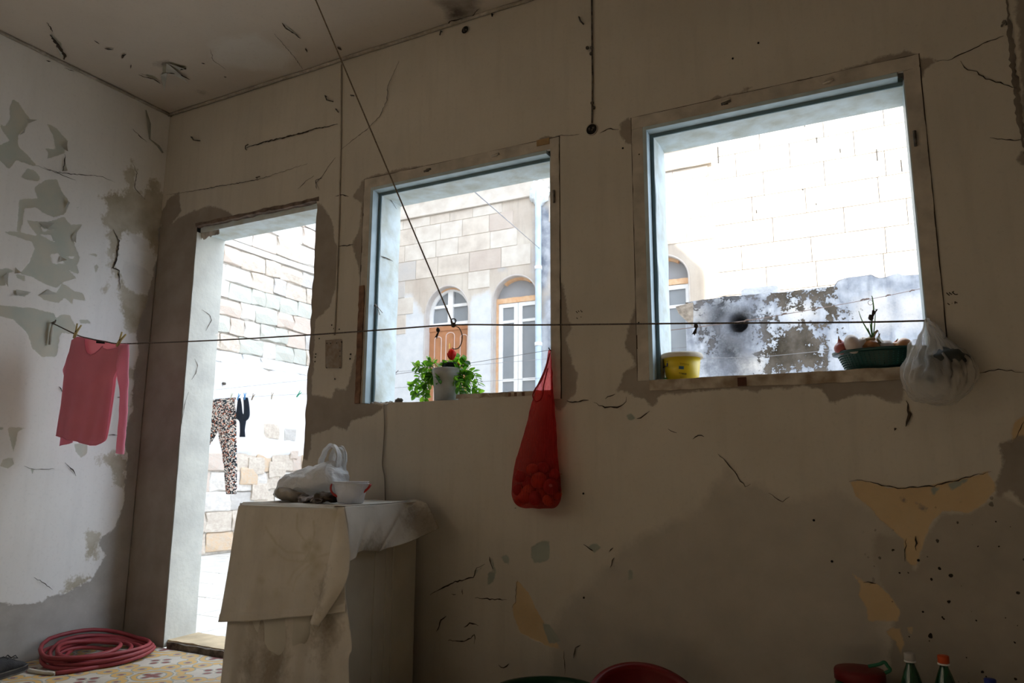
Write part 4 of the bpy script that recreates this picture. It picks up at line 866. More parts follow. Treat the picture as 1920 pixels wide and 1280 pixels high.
# ================================================================== ROOM FLOOR
def tile_material():
    m = bpy.data.materials.new('patterned_cement_tile'); m.use_nodes = True; n = m.node_tree; N, L = n.nodes, n.links; b = N['Principled BSDF']
    b.inputs['Roughness'].default_value = .55; b.inputs['Specular IOR Level'].default_value = .35
    ge = N.new('ShaderNodeNewGeometry')
    def V(op, *a, out=0):
        t = N.new('ShaderNodeVectorMath'); t.operation = op
        for i, q in enumerate(a):
            if hasattr(q, 'links'): L.new(q, t.inputs[i])
            elif op == 'SCALE' and i == 1: t.inputs['Scale'].default_value = q
            else: t.inputs[i].default_value = q
        return t.outputs['Value'] if out else t.outputs[0]
    def F(op, *a):
        t = N.new('ShaderNodeMath'); t.operation = op
        for i, q in enumerate(a):
            if hasattr(q, 'links'): L.new(q, t.inputs[i])
            else: t.inputs[i].default_value = q
        return t.outputs[0]
    def MX(f, a, c):
        t = N.new('ShaderNodeMix'); t.data_type = 'RGBA'; L.new(f, t.inputs['Factor'])
        for k, q in (('A', a), ('B', c)):
            if hasattr(q, 'links'): L.new(q, t.inputs[k])
            else: t.inputs[k].default_value = q
        return t.outputs['Result']
    no = N.new('ShaderNodeTexNoise'); no.inputs['Scale'].default_value = 16; L.new(ge.outputs['Position'], no.inputs['Vector'])
    wv_ = V('SCALE', V('SUBTRACT', no.outputs[1], (.5, .5, .5)), .035)
    p = V('ADD', V('MULTIPLY', ge.outputs['Position'], (2.5, 2.5, 0)), wv_)
    p = V('MULTIPLY', p, (1, 1, 0)); a = V('ABSOLUTE', V('SUBTRACT', V('FRACTION', p), (.5, .5, 0)))
    def dist(c): return V('DISTANCE', a, c + (0,), out=1)
    def ring(c, r, w): return F('SUBTRACT', w, F('ABSOLUTE', F('SUBTRACT', dist(c), r)))
    def disc(c, r): return F('SUBTRACT', r, dist(c))
    def mx(*q):
        o = q[0]
        for k in q[1:]: o = F('MAXIMUM', o, k)
        return o
    och = mx(ring((.36, .13), .085, .03), ring((.13, .36), .085, .03), ring((.5, .5), .2, .028), disc((.27, .27), .05))
    mar = mx(disc((.36, .13), .03), disc((.13, .36), .03), disc((.10, 0), .045), disc((0, .10), .045), disc((.5, .5), .07), disc((.41, .5), .04), disc((.5, .41), .04))
    step = lambda x, e=0.0: F('GREATER_THAN', x, e)
    no2 = N.new('ShaderNodeTexNoise'); no2.inputs['Scale'].default_value = 5; no2.inputs['Detail'].default_value = 6; L.new(ge.outputs['Position'], no2.inputs['Vector'])
    col = MX(no2.outputs[0], (0.62, 0.56, 0.46, 1), (0.50, 0.47, 0.42, 1))
    col = MX(step(mx(och, mar), -.016), col, (0.30, 0.32, 0.28, 1))
    col = MX(step(och), col, (0.60, 0.38, 0.13, 1)); col = MX(step(mar), col, (0.26, 0.10, 0.09, 1))
    wr = N.new('ShaderNodeMapRange'); wr.inputs[1].default_value = .5; wr.inputs[2].default_value = .8; wr.inputs[4].default_value = .5; L.new(no2.outputs[0], wr.inputs[0])
    col = MX(wr.outputs[0], col, (0.36, 0.33, 0.29, 1)); L.new(col, b.inputs['Base Color']); return m
m_tile = tile_material()
floor = struct(empty('floor', (0, 0, 0)))
t0 = None
for i in range(14):
    for j in range(9):
        x, y = i * .2 + .1, -j * .2 - .1
        if x > 1.4 and x < 2.2 and y > -.5: pass
        if t0 is None: b = MB(); b.box(-.0992, .0992, -.0992, .0992, -.02, 0, 0, .0012); t0 = obj('floor_tile', b, m_tile, floor, origin=(0, 0, 0)); t0.location = (x, y, 0)
        else: inst('floor_tile', t0, floor, (x, y, R.uniform(-.0007, .0002)))
b = MB()
for i in range(27):
    for j in range(25):
        if i < 14 and j < 9: continue
        x, y = i * .2 + .1, -j * .2 - .1
        b.box(x - .0992, x + .0992, y - .0992, y + .0992, -.02, 0)
stuff(obj('remaining_floor_tiles', b, m_tile, floor))
B('screed', -.1, RX, RY, .03, -.06, -.008, mat('grout_grey', (0.28, 0.25, 0.22, 1)), floor)

# ================================================================== THINGS IN THE ROOM
def lerp(a, b_, t): return a + (b_ - a) * t
def spl(pts, n):
    """Catmull-Rom through Vectors"""
    pts = [Vector(p) for p in pts]; P_ = [pts[0] * 2 - pts[1]] + pts + [pts[-1] * 2 - pts[-2]]; out = []
    for i in range(1, len(P_) - 2):
        for k in range(n):
            t = k / n; a, b_, c, d = P_[i - 1], P_[i], P_[i + 1], P_[i + 2]
            out.append(.5 * ((2 * b_) + (c - a) * t + (2 * a - 5 * b_ + 4 * c - d) * t * t + (3 * b_ - a - 3 * c + d) * t ** 3))
    out.append(pts[-1]); return out
def at(seq, t):
    f = t * (len(seq) - 1); i = min(int(f), len(seq) - 2); return seq[i].lerp(seq[i + 1], f - i)
def loft(mb, rings, n=24, sub=4, fn=None, mi=0, cap=True):
    """rings: (centre, half-axis A, half-axis B)"""
    C_ = spl([r[0] for r in rings], sub); A_ = spl([r[1] for r in rings], sub); B_ = spl([r[2] for r in rings], sub); vs = []; k = len(C_)
    for i in range(k):
        for j in range(n):
            a = 2 * PI * j / n; p = C_[i] + A_[i] * math.cos(a) + B_[i] * math.sin(a)
            if fn: p = fn(p, C_[i], a, i / (k - 1))
            vs.append(p)
    fs = [(i * n + j, i * n + (j + 1) % n, (i + 1) * n + (j + 1) % n, (i + 1) * n + j) for i in range(k - 1) for j in range(n)]
    if cap: vs += [C_[0], C_[-1]]; e = k * n; fs += [(e, (j + 1) % n, j) for j in range(n)] + [(e + 1, (k - 1) * n + j, (k - 1) * n + (j + 1) % n) for j in range(n)]
    mb.add(vs, fs, mi, True); return mb
def nz(p, s, a, seed=0): q = Vector(p) * s + Vector((seed, seed * 1.7, 0)); return Vector(mnoise.noise_vector(q)) * a
def solid(o, t=.002, off=0):
    m = o.modifiers.new('thickness', 'SOLIDIFY'); m.thickness = t; m.offset = off; return o

# ---- washing machine under its cloth
m_cream = mat('cream_enamel', (0.56, 0.53, 0.45, 1), rough=.45, spec=.5, var=.1, scale=4, bump=.03)
MX0, MX1, MY0, MY1, MH = 1.555, 2.13, -.61, -.09, .845
wm = thing('washing_machine', 'cream enamel washing machine standing under the stained cloth beside the doorway', 'washing machine', ((MX0 + MX1) / 2, (MY0 + MY1) / 2, 0))
b = MB(); b.box(MX0, MX1, MY0, MY1, .03, MH - .02, 0, .012); obj('body', b, m_cream, wm)
b = MB(); b.box(MX0 - .004, MX1 + .004, MY0 - .004, MY1, MH - .025, MH, 0, .008); obj('top_lid', b, m_cream, wm)
for (y0, w) in ((-.32, .012), (-.27, .012), (-.40, .05)):
    b = MB(); b.box(MX1 - .002, MX1 + .005, y0, y0 + w, .06, .78, 0, .002); obj('pressed_rib', b, m_cream, wm)
b = MB(); b.lathe([(.0, -.02), (.14, -.02), (.17, -.012), (.175, 0), (.17, .004)], n=32, fn=lambda q, a, r, z: [q[0], z, q[1]]); b.v = [(v[0] + 1.84, v[1] + MY0 - .002, v[2] + .42) for v in b.v]; obj('door', b, m_cream, wm)
b = MB(); b.box(MX0 + .05, MX0 + .25, MY0 - .01, MY0, .72, .80, 0, .003); obj('detergent_drawer', b, m_cream, wm)
for x in (MX0 + .05, MX1 - .05):
    for y in (MY0 + .05, MY1 - .05): b = MB(); b.tube([(x, y, .0), (x, y, .032)], .02, 12); obj('foot', b, m_iron, wm)

m_cloth = layered('stained_cotton', (0.66, 0.62, 0.55, 1), (0.56, 0.52, 0.45, 1), [
    ('print', (0.54, 0.49, 0.38, 1), (0.46, 0.42, 0.31, 1), .008, .007, 0), ('grime', (0.20, 0.165, 0.12, 1), (0.40, 0.35, 0.28, 1), .16, .05, 0)], streak=.25, bump=.15, mottle=5)
def setattr_(o, name, fn, org=None):
    w = WLOC[o.name]; me = o.data; vals = [fn(v.co.x + w.x, v.co.y + w.y, v.co.z + w.z) for v in me.vertices]
    me.attributes.new(name, 'FLOAT', 'POINT').data.foreach_set('value', vals)
def seg_d(x, z, pl):
    d = 9
    for i in range(len(pl) - 1):
        ax, az = pl[i]; ex, ez = pl[i + 1][0] - ax, pl[i + 1][1] - az; t = max(0, min(1, ((x - ax) * ex + (z - az) * ez) / (ex * ex + ez * ez + 1e-9))); d = min(d, math.hypot(x - ax - ex * t, z - az - ez * t))
    return d
TOPZ = MH + .006
b = MB()
# top and front in one sheet
hemF = spl([px(414, 1166, 1, -.66), px(455, 1164, 1, -.65), px(500, 1162, 1, -.655), px(550, 1156, 1, -.65), px(600, 1152, 1, -.655), px(648, 1147, 1, -.64)], 8)
def topfront(u, v):
    x = lerp(MX0 - .004, MX1 + .006, u)
    if v < .35: t = v / .35; q = Vector((x, lerp(MY1, MY0 + .012, t), TOPZ + .0015 * math.sin(x * 31 + t * 9) + .002))
    else:
        t = (v - .35) / .65; h = at(hemF, u); r = Vector((x, MY0 - .006, TOPZ - .012 if t > 0 else TOPZ)); q = r.lerp(h, t)
        q.y -= .008 * math.sin(x * 23 + 1) * t + .005 * math.sin(x * 51 + t * 3) * t + .004 * min(1, t * 8); q.x -= .012 * t * (1 - u)
        if t > .93: q.y -= .003
    return q
b.grid(110, 130, topfront)
hemL = spl([px(414, 1166, 1, -.66), Vector((1.50, -.4, .50)), Vector((1.52, -.1, .56))], 10)
b.grid(20, 24, lambda u, v: Vector((MX0 - .004, lerp(MY0 + .0, MY1, u), TOPZ)).lerp(at(hemL, u), v) + Vector((-.004 * math.sin(u * 14) * v, 0, 0)))
hemS = spl([px(652, 1056, 1, -.635), px(668, 1040, 0, 2.165), px(684, 1032, 0, 2.175), px(708, 1034, 0, 2.17), px(724, 1029, 0, 2.18), px(768, 1015, 0, 2.185), px(824, 990, 1, -.13)], 8)
rimS = spl([Vector((MX1 + .006, MY0 - .004, TOPZ)), Vector((MX1 + .008, -.45, TOPZ)), Vector((MX1 + .008, -.25, TOPZ + .002)), px(775, 937, 1, -.12), px(800, 943, 1, -.10)], 8)
def side(u, v):
    q = at(rimS, u).lerp(at(hemS, u), v); q.x += (.010 * math.sin(v * PI) + .008 * v * math.sin(u * 17) + .005 * v * math.sin(u * 37 + v * 4)) * (1 - .8 * u); return q
b.grid(90, 50, side)
b.grid(40, 10, lambda u, v: Vector((lerp(MX1 - .06, at(rimS, u).x, v), lerp(at(rimS, u).y, at(rimS, u).y, v), TOPZ + .003 + (at(rimS, u).z - TOPZ) * v * v)))
Lc = spl([px(634, 951, 1, -.622), px(618, 1040, 1, -.655), px(600, 1115, 1, -.675), px(582, 1166, 1, -.68)], 8); Rc = spl([Vector((MX1 + .006, MY0 - .006, TOPZ)), px(655, 1010, 1, -.635), px(656, 1052, 1, -.64), px(646, 1097, 1, -.66), px(597, 1174, 1, -.68)], 8)
b.grid(24, 60, lambda u, v: at(Lc, v).lerp(at(Rc, v), u) + Vector((0, -.022 * math.sin(u * PI) * min(1, v * 3) * (1 - .4 * v), 0)))
b.grid(10, 30, lambda u, v: at(Rc, lerp(.72, 1, v)).lerp(at(Lc, lerp(.8, 1, v)), u) + Vector((0, .02 * math.sin(u * PI), 0)))
cl = obj('table_cloth', b, m_cloth); tag(cl, 'stained off-white cotton cloth draped over the washing machine top, corner folded down', 'cloth'); solid(cl, .0022)
stems = [[(fx, fz) for fx, fz in [(px(x, y, 1, -.65).x, px(x, y, 1, -.65).z) for x, y in pl]] for pl in (
    P(390, 820, .3594, [(415, 760), (440, 700), (500, 650), (560, 625), (620, 605)]), P(390, 820, .3594, [(440, 400), (445, 480), (480, 530), (540, 570)]), P(390, 820, .3594, [(330, 595), (400, 640), (470, 650), (540, 640)]),
    P(390, 820, .3594, [(440, 800), (455, 740), (500, 690), (545, 650)]), P(390, 820, .3594, [(280, 470), (340, 560), (400, 600), (500, 604)]), P(390, 820, .3594, [(530, 440), (540, 500), (520, 600), (500, 640)]))]
blobs = [(px(x, y, 1, -.65).x, px(x, y, 1, -.65).z, r) for x, y, r in [(390 + a * .3594, 820 + c * .3594, d) for a, c, d in ((500, 570, .022), (540, 630, .02), (560, 670, .02), (330, 595, .014), (270, 745, .012), (545, 710, .012), (520, 550, .018), (560, 580, .014), (640, 400, .02), (355, 815, .013))]]
def prn(x, y, z):
    if y > -.6: return -.1
    return max(max(.002 - seg_d(x, z, s) for s in stems), max(.4 * (r - math.hypot(x - bx, z - bz)) - .001 for bx, bz, r in blobs))
setattr_(cl, 'print', prn)
def grm(x, y, z):
    g = -.3
    if x > MX1 + .003: g = max(g, .09 - math.hypot(y + .12, z - .75), .11 - math.hypot(y + .47, z - .62) * 1.2)
    if y < -.6: g = max(g, -.03 - math.hypot((x - 2.09) * 2, (z - .52) * .7) + .06)
    return g
setattr_(cl, 'grime', grm)
b = MB()
lf = spl([px(427, 1150, 1, -.625), px(424, 1180, 1, -.63), px(418, 1235, 1, -.635), px(411, 1300, 1, -.64), px(406, 1365, 1, -.64)], 8)
rt = spl([px(645, 1100, 1, -.63), px(652, 1150, 1, -.635), px(660, 1212, 1, -.63), px(655, 1235, 1, -.645), px(657, 1300, 1, -.65), px(655, 1365, 1, -.64)], 8)
b.grid(90, 60, lambda u, v: at(lf, v).lerp(at(rt, v), u) + Vector((0, -.007 * math.sin(u * 26) * (.4 + v) - .004 * math.sin(u * 61 + v * 4) * v + .004, 0)))
c2 = obj('under_cloth', b, m_cloth); tag(c2, 'dirty lower cloth with a dark smudge hanging down in front of the washing machine', 'cloth'); solid(c2, .0022)
gq = [px(x, y, 1, -.64) for x, y in ((470, 1250), (500, 1265), (520, 1240))]
setattr_(c2, 'print', lambda x, y, z: -.1)
setattr_(c2, 'grime', lambda x, y, z: max(max(.075 - math.hypot((x - q.x) * 1.6, (z - q.z) * .7) for q in gq), -.02 - abs(z - .40) * .4 + .05 * math.sin(x * 19), .03 - z))

# ---- white carrier bag, rag and bucket on the cloth
def plastic(name, col, tr=.25, transp=.15, rough=.35, stretch=(1, 1, 1)):
    m = bpy.data.materials.new(name); m.use_nodes = True; n = m.node_tree; N, L = n.nodes, n.links; b = N['Principled BSDF']; b.inputs['Base Color'].default_value = col; b.inputs['Roughness'].default_value = rough; b.inputs['Specular IOR Level'].default_value = .6
    no = N.new('ShaderNodeTexNoise'); no.inputs['Scale'].default_value = 22; no.inputs['Detail'].default_value = 6; no.inputs['Distortion'].default_value = 1.2; tc = N.new('ShaderNodeTexCoord'); mpp = N.new('ShaderNodeMapping'); mpp.inputs['Scale'].default_value = stretch; L.new(tc.outputs['Object'], mpp.inputs[0]); L.new(mpp.outputs[0], no.inputs['Vector'])
    bp = N.new('ShaderNodeBump'); bp.inputs['Strength'].default_value = .8; bp.inputs['Distance'].default_value = .01; L.new(no.outputs[0], bp.inputs['Height']); L.new(bp.outputs[0], b.inputs['Normal'])
    t = N.new('ShaderNodeBsdfTranslucent'); t.inputs[0].default_value = col; L.new(bp.outputs[0], t.inputs['Normal']); tp = N.new('ShaderNodeBsdfTransparent'); tp.inputs[0].default_value = (.95, .95, .95, 1)
    a = N.new('ShaderNodeMixShader'); a.inputs[0].default_value = tr; L.new(b.outputs[0], a.inputs[1]); L.new(t.outputs[0], a.inputs[2])
    c = N.new('ShaderNodeMixShader'); c.inputs[0].default_value = transp; L.new(a.outputs[0], c.inputs[1]); L.new(tp.outputs[0], c.inputs[2]); L.new(c.outputs[0], N['Material Output'].inputs[0]); return m
m_bag = plastic('white_film', (0.80, 0.80, 0.80, 1), .3, .05)
YB = -.38
bg_ = thing('plastic_bag', 'crumpled white carrier bag with upright handles lying on the cloth', 'plastic bag', px(585, 930, 1, YB))
def pr(xt, yt, xb, yb, d, Y=YB):   # ring across the bag body between two photo points
    a, c = px(xt, yt, 1, Y), px(xb, yb, 1, Y); return ((a + c) / 2, (a - c) / 2, Vector((0, d, 0)))
b = MB(); ZF = TOPZ + .003
def crump(amp, s, seed=0, zf=ZF):
    def f(p, c, a, t):
        q = p + nz(p, s, amp, seed) + nz(p, s * 2.3, amp * .45, seed + 3); q.z = max(q.z, zf); return q
    return f
loft(b, [pr(524, 930, 526, 934, .01), pr(530, 912, 531, 935, .05), pr(543, 889, 541, 936, .08), pr(560, 884, 560, 937, .10), pr(585, 876, 585, 937, .11), pr(605, 867, 608, 936, .10), pr(622, 866, 628, 932, .08), pr(636, 880, 642, 925, .05), pr(641, 895, 646, 915, .02)], 44, 9, crump(.020, 13))
obj('bag_body', b, m_bag, bg_)
for k, (pts, w) in enumerate((([(598, 884), (600, 862), (608, 842), (619, 834), (628, 846), (630, 868), (628, 888)], .030), ([(622, 872), (624, 848), (632, 838), (640, 850), (639, 872), (634, 900)], .028))):
    q = [px(x, y, 1, YB + .03 * k) for x, y in pts]; b = MB(); s = spl(q, 8)
    def hd(u, v):
        p = at(s, v); t = (at(s, min(1, v + .02)) - at(s, max(0, v - .02))).normalized(); side_ = Vector((t.z, 0, -t.x)) * w * (.55 + .35 * abs(v - .5) * 2); return p + side_ * (u - .5) * .9 + Vector((0, .03 * math.sin(u * PI * 1.0 + k) + .008 * math.sin(u * 17 + v * 5), 0)) + nz(p, 26, .006, k)
    b.grid(12, 40, hd); obj('bag_handle', b, m_bag, bg_)
m_rag = mat('brown_rag', (0.15, 0.115, 0.085, 1), var=.3, scale=25, bump=.5, bscale=120); m_rag2 = mat('beige_rag', (0.36, 0.32, 0.27, 1), var=.15, scale=16, bump=.4, bscale=90)
YR = -.50
b = MB(); loft(b, [pr(592, 926, 592, 941, .01, YR), pr(600, 922, 600, 941, .03, YR), pr(610, 921, 611, 941, .045, YR), pr(622, 923, 622, 942, .045, YR), pr(629, 929, 629, 942, .02, YR)], 28, 6, crump(.012, 30, 4)); 
rg = obj('rag', b, m_rag); tag(rg, 'crumpled brown rag lying between the carrier bag and the small white bucket', 'rag')
b = MB(); loft(b, [pr(561, 931, 562, 940, .01, YR), pr(568, 928, 569, 941, .03, YR), pr(582, 930, 583, 942, .035, YR), pr(596, 930, 596, 942, .03, YR), pr(606, 935, 606, 942, .01, YR)], 28, 6, crump(.012, 38, 9)); b.tube([px(x, y, 1, YR - .04) for x, y in ((583, 940), (588, 935), (597, 934), (604, 937), (602, 941), (592, 942))], .003, 6)
tag(obj('gathered_cloth', b, mat('striped_rag', (0.10, 0.085, 0.085, 1), var=.2, extra=(0.5, 0.46, 0.46, 1), scale=30)), 'dark twisted cloth strip with a pale edge lying in front of the carrier bag', 'rag')
b = MB(); loft(b, [pr(524, 929, 525, 936, .01, -.45), pr(531, 914, 531, 936, .05, -.45), pr(545, 912, 546, 938, .07, -.45), pr(562, 915, 563, 939, .07, -.45), pr(578, 928, 580, 940, .02, -.45)], 30, 6, crump(.012, 20, 14))
tag(obj('folded_cloth', b, m_rag2), 'greyish beige bundled cloth at the left end of the carrier bag', 'rag')
bc = px(657, 941, 1, -.47); bc.z = ZF + .002
bu = thing('small_bucket', 'small translucent white bucket with red handle on the cloth-covered machine', 'bucket', bc)
rt_, rb_ = .072, .054; bh = px(657, 902, 1, -.47).z - bc.z
m_pail = plastic('milky_plastic', (0.78, 0.79, 0.82, 1), .25, .0, .4)
b = MB(); b.lathe([(0, .002), (rb_ - .004, .002), (rb_, .006), (lerp(rb_, rt_, .5), bh * .5), (rt_, bh - .004), (rt_ + .003, bh - .003), (rt_ + .003, bh), (rt_ - .002, bh), (lerp(rb_, rt_, .5) - .002, bh * .5), (rb_ - .003, .008), (0, .008)], c=bc, n=40); obj('pail', b, m_pail, bu)
b = MB(); b.lathe([(rt_ + .002, bh - .012), (rt_ + .0045, bh - .011), (rt_ + .0045, bh - .008), (rt_ + .002, bh - .007)], c=bc, n=40); obj('rim_band', b, m_pail, bu)
m_red = mat('red_plastic', (0.42, 0.02, 0.015, 1), rough=.35, spec=.5, var=.08, bump=0)
b = MB(); pts = [bc + Vector((math.cos(a) * (rt_ + .011) * C_R.x - .0, math.cos(a) * (rt_ + .011) * C_R.y - .035 * math.sin(a), bh - .012 - .055 * math.sin(a))) for a in np.linspace(0, PI, 24)]
b.tube(pts, .0042, 8, squash=1.3); obj('handle', b, m_red, bu)

# ---- clothesline across the room and what hangs on it
m_rope = mat('twisted_cord', (0.13, 0.105, 0.09, 1), rough=.8, var=.3, scale=200, bump=.3, bscale=400)
m_ropel = mat('tan_cord', (0.22, 0.165, 0.115, 1), rough=.8, var=.3, scale=200, bump=.3, bscale=400)
def ropeplane(x, y):
    """point where a photo pixel meets the vertical plane that holds the line"""
    n_ = Vector((.1365, -1, 0)); o = Vector((0, -.609, 0)); c = Vector((CX, CY, CZ)); d = C_F * F_PX + C_R * (x - 960) - C_U * (y - 640); t = (o - c).dot(n_) / d.dot(n_); return c + d * t
RPX = [(97, 605), (145, 628), (166, 634), (200, 641), (241, 644), (420, 637), (590, 627), (720, 618), (850, 609), (1000, 609), (1300, 606), (1600, 604), (1738, 601)]
rp = [ropeplane(*q) for q in RPX]
cl_ = thing('clothesline', 'long dark cord stretched across the room from left wall to window corner', 'clothesline', rp[0])
b = MB(); b.tube(spl(rp, 8), .0034, 8); obj('cord', b, m_rope, cl_)
knot = rp[8]; top = px(575, -40, 2, CH); b = MB()
s_ = [knot.lerp(top, t) for t in np.linspace(0, 1, 20)]; b.tube(s_, .0034, 8)
sc = obj('suspension_cord', b, m_ropel); tag(sc, 'tan cord running down from the ceiling to a knot in the clothesline', 'cord')
b = MB(); b.ball(knot, .011, 10, 8, fn=lambda p, d: p * (1 + .3 * mnoise.noise(d * 4))); b.tube([knot + Vector((.012 * math.cos(a), .004 * math.sin(2 * a), .014 + .014 * math.sin(a))) for a in np.linspace(0, 2 * PI, 14)], .0028, 6); obj('knot', b, m_rope, cl_)
b = MB(); b.tube(spl([ropeplane(x, y) for x, y in ((851, 611), (860, 614), (866, 626), (866, 640), (860, 652), (851, 654), (848, 652))], 6), .0022, 6); obj('loose_end', b, m_rope, cl_)
hk = rp[0]; b = MB(); b.tube([(0, hk.y, hk.z), (.03, hk.y, hk.z + .002), (.034, hk.y, hk.z + .014)], .004, 8); b.ball((.02, hk.y, hk.z), .008, 8, 6); obj('wall_hook', b, m_iron, wall_left)
b = MB(); loft(b, [((.006, hk.y - .005, hk.z - .012), (.004, 0, 0), (0, .009, 0)), ((.009, hk.y - .008, hk.z - .06), (.004, 0, 0), (0, .008, 0)), ((.009, hk.y - .004, hk.z - .13), (.003, 0, 0), (0, .006, 0))], 10, 5) if False else b.tube([(.012, hk.y - .003, hk.z - .008), (.014, hk.y - .006, hk.z - .06), (.011, hk.y - .004, hk.z - .125)], [.004, .0085, .006], 8)
tag(obj('hanging_strip', b, mat('pale_strip', (0.5, 0.48, 0.42, 1), var=.15)), 'short pale strip hanging from the wall hook beside the pink shirt', 'strip')
for (x, y, lb) in ((822, 620, 'small dark scrap hanging from the clothesline left of its ceiling knot'), (1306, 612, 'small brown scrap hanging from the clothesline over the left of the large window'), (1634, 597, 'tattered dark scrap tied on the clothesline above the green colander')):
    q = ropeplane(x, y); b = MB(); up_ = 1 if y < 600 else -1
    b.ball((0, 0, 0), .008, 8, 6, fn=lambda p, d: Vector((p.x, p.y, p.z * 1.2)) * (1 + .4 * mnoise.noise(d * 3))); b.v = [(v[0] + q.x - .002, v[1] + q.y, v[2] + q.z + .004) for v in b.v]
    def sf(u, v, q=q, up_=up_): return Vector((q.x + (.002 + .012 * v * up_) + (u - .5) * .014 * (.3 + v), q.y + .005 * math.sin(u * 5), q.z + up_ * v * .03 + .004 * math.sin(u * 9)))
    b.grid(4, 6, sf); solid(tag(obj('cord_scrap', b, mat('scrap_dark', (0.07, 0.055, 0.05, 1), var=.3)), lb, 'scrap'), .0015)

# pink shirt
OX, OY, OS = 60, 590, .2109
def sp_(x, y): return ropeplane(OX + x * OS, OY + y * OS)
def fabric(name, col, col2, tr=.3):
    m = mat(name, col, rough=.9, spec=.15, var=.08, scale=6, bump=.2, bscale=250, extra=col2, sub=(tr, col)); return m
m_pink = fabric('pink_jersey', (0.86, 0.38, 0.50, 1), (0.78, 0.33, 0.44, 1), .4)
m_pinkl = fabric('pink_lining', (0.90, 0.45, 0.52, 1), (0.85, 0.42, 0.5, 1), .45)
shirt = thing('shirt', 'pink long-sleeved shirt pegged on the clothesline in front of the left wall', 'shirt', sp_(500, 230))
def interp(tab, t):
    for i in range(len(tab) - 1):
        if t <= tab[i + 1][0]: return lerp(tab[i][1], tab[i + 1][1], (t - tab[i][0]) / (tab[i + 1][0] - tab[i][0] + 1e-9))
    return tab[-1][1]
LXt = [(200, 372), (300, 352), (480, 318), (540, 304), (800, 284), (950, 262), (1070, 246), (1200, 240)]
RXt = [(250, 862), (300, 850), (420, 800), (560, 742), (650, 732), (850, 702), (960, 685), (1050, 668), (1100, 655), (1150, 622), (1200, 620)]
TOPt = [(0, 228), (.10, 196), (.20, 205), (.24, 215), (.26, 260), (.30, 312), (.36, 350), (.43, 364), (.50, 350), (.56, 318), (.595, 282), (.61, 296), (.70, 312), (.82, 300), (.9, 262), (1, 258)]
BOTt = [(0, 1075), (.1, 1090), (.22, 1112), (.4, 1122), (.6, 1140), (.8, 1160), (.93, 1160), (1, 1130)]
Nn = Vector((.1365, -1, 0)).normalized()
def front(u, v):
    y = lerp(interp(TOPt, u), interp(BOTt, u), v); x = lerp(interp(LXt, y), interp(RXt, y), u)
    return sp_(x, y) + Nn * (.010 + .010 * math.sin(u * PI) + .007 * math.sin(u * 21 + v * 2) * v + .006 * math.sin(u * 9 + 1) * v)
b = MB(); b.grid(100, 60, front); f_ = obj('front_panel', b, m_pink, shirt); solid(f_, .0015)
TOPb = [(0, 228), (.1, 200), (.22, 205), (.26, 210), (.6, 238), (.72, 252), (1, 258)]
def back(u, v):
    y = lerp(interp(TOPb, u), interp(BOTt, u) - 12, v); x = lerp(interp(LXt, y) + 3, interp(RXt, y) - 3, u); return sp_(x, y) + Nn * (-.006 + .004 * math.sin(u * 11) * v)
b = MB(); b.grid(40, 50, back); solid(lab(obj('back_panel', b, m_pinkl, shirt), 'lighter pink inside of the back seen through the neckline'), .0015)
b = MB(); b.tube([front(u, 0) for u in np.linspace(.235, .60, 40)], .0035, 6); b.tube([back(u, 0) for u in np.linspace(.22, .6, 20)], .003, 6); obj('neckband', b, m_pink, shirt)
b = MB(); b.tube([front(u, 1) for u in np.linspace(0, 1, 40)], .0024, 6); obj('hem', b, m_pink, shirt)
b = MB(); q = sp_(610, 242); 
for v in [0]: c4 = [sp_(573, 232), sp_(646, 238), sp_(646, 257), sp_(573, 252)]; b.add([p + Nn * .002 for p in c4] + [p + Nn * -.001 for p in c4], [(3, 2, 1, 0), (4, 5, 6, 7), (0, 1, 5, 4), (2, 3, 7, 6)])
lab(obj('neck_label', b, mat('black_label', (0.015, 0.012, 0.015, 1)), shirt), 'small black label in the neckline')
def sleeve(L, Rr, off, name, thick=.016):
    L = [sp_(*q) + Nn * off for q in L]; Rr = [sp_(*q) + Nn * off for q in Rr]; b = MB(); loft(b, [((l + r) / 2, (r - l) / 2, Nn * thick) for l, r in zip(L, Rr)], 20, 6, lambda p, c, a, t: p + nz(p, 20, .004, 2), cap=False); return obj(name, b, m_pink, shirt)
sleeve([(800, 262), (765, 420), (772, 560), (795, 700), (790, 850), (780, 1000), (770, 1120), (762, 1225)], [(864, 262), (866, 420), (862, 560), (858, 700), (852, 850), (842, 1000), (832, 1120), (818, 1240)], .006, 'sleeve')
sleeve([(362, 245), (335, 330), (300, 430), (276, 490), (292, 535)], [(400, 245), (385, 330), (370, 430), (345, 490), (320, 545)], .0, 'sleeve', .014)
def tail(u, v): y = lerp(700, 1165 - 30 * u, v); return sp_(lerp(lerp(275, 214, v), lerp(330, 338, v), u), y) + Nn * (-.02 + .004 * math.sin(u * 8))
b = MB(); b.grid(14, 20, tail); solid(lab(obj('back_tail', b, m_pink, shirt), 'longer rear hem hanging below the front'), .0015)

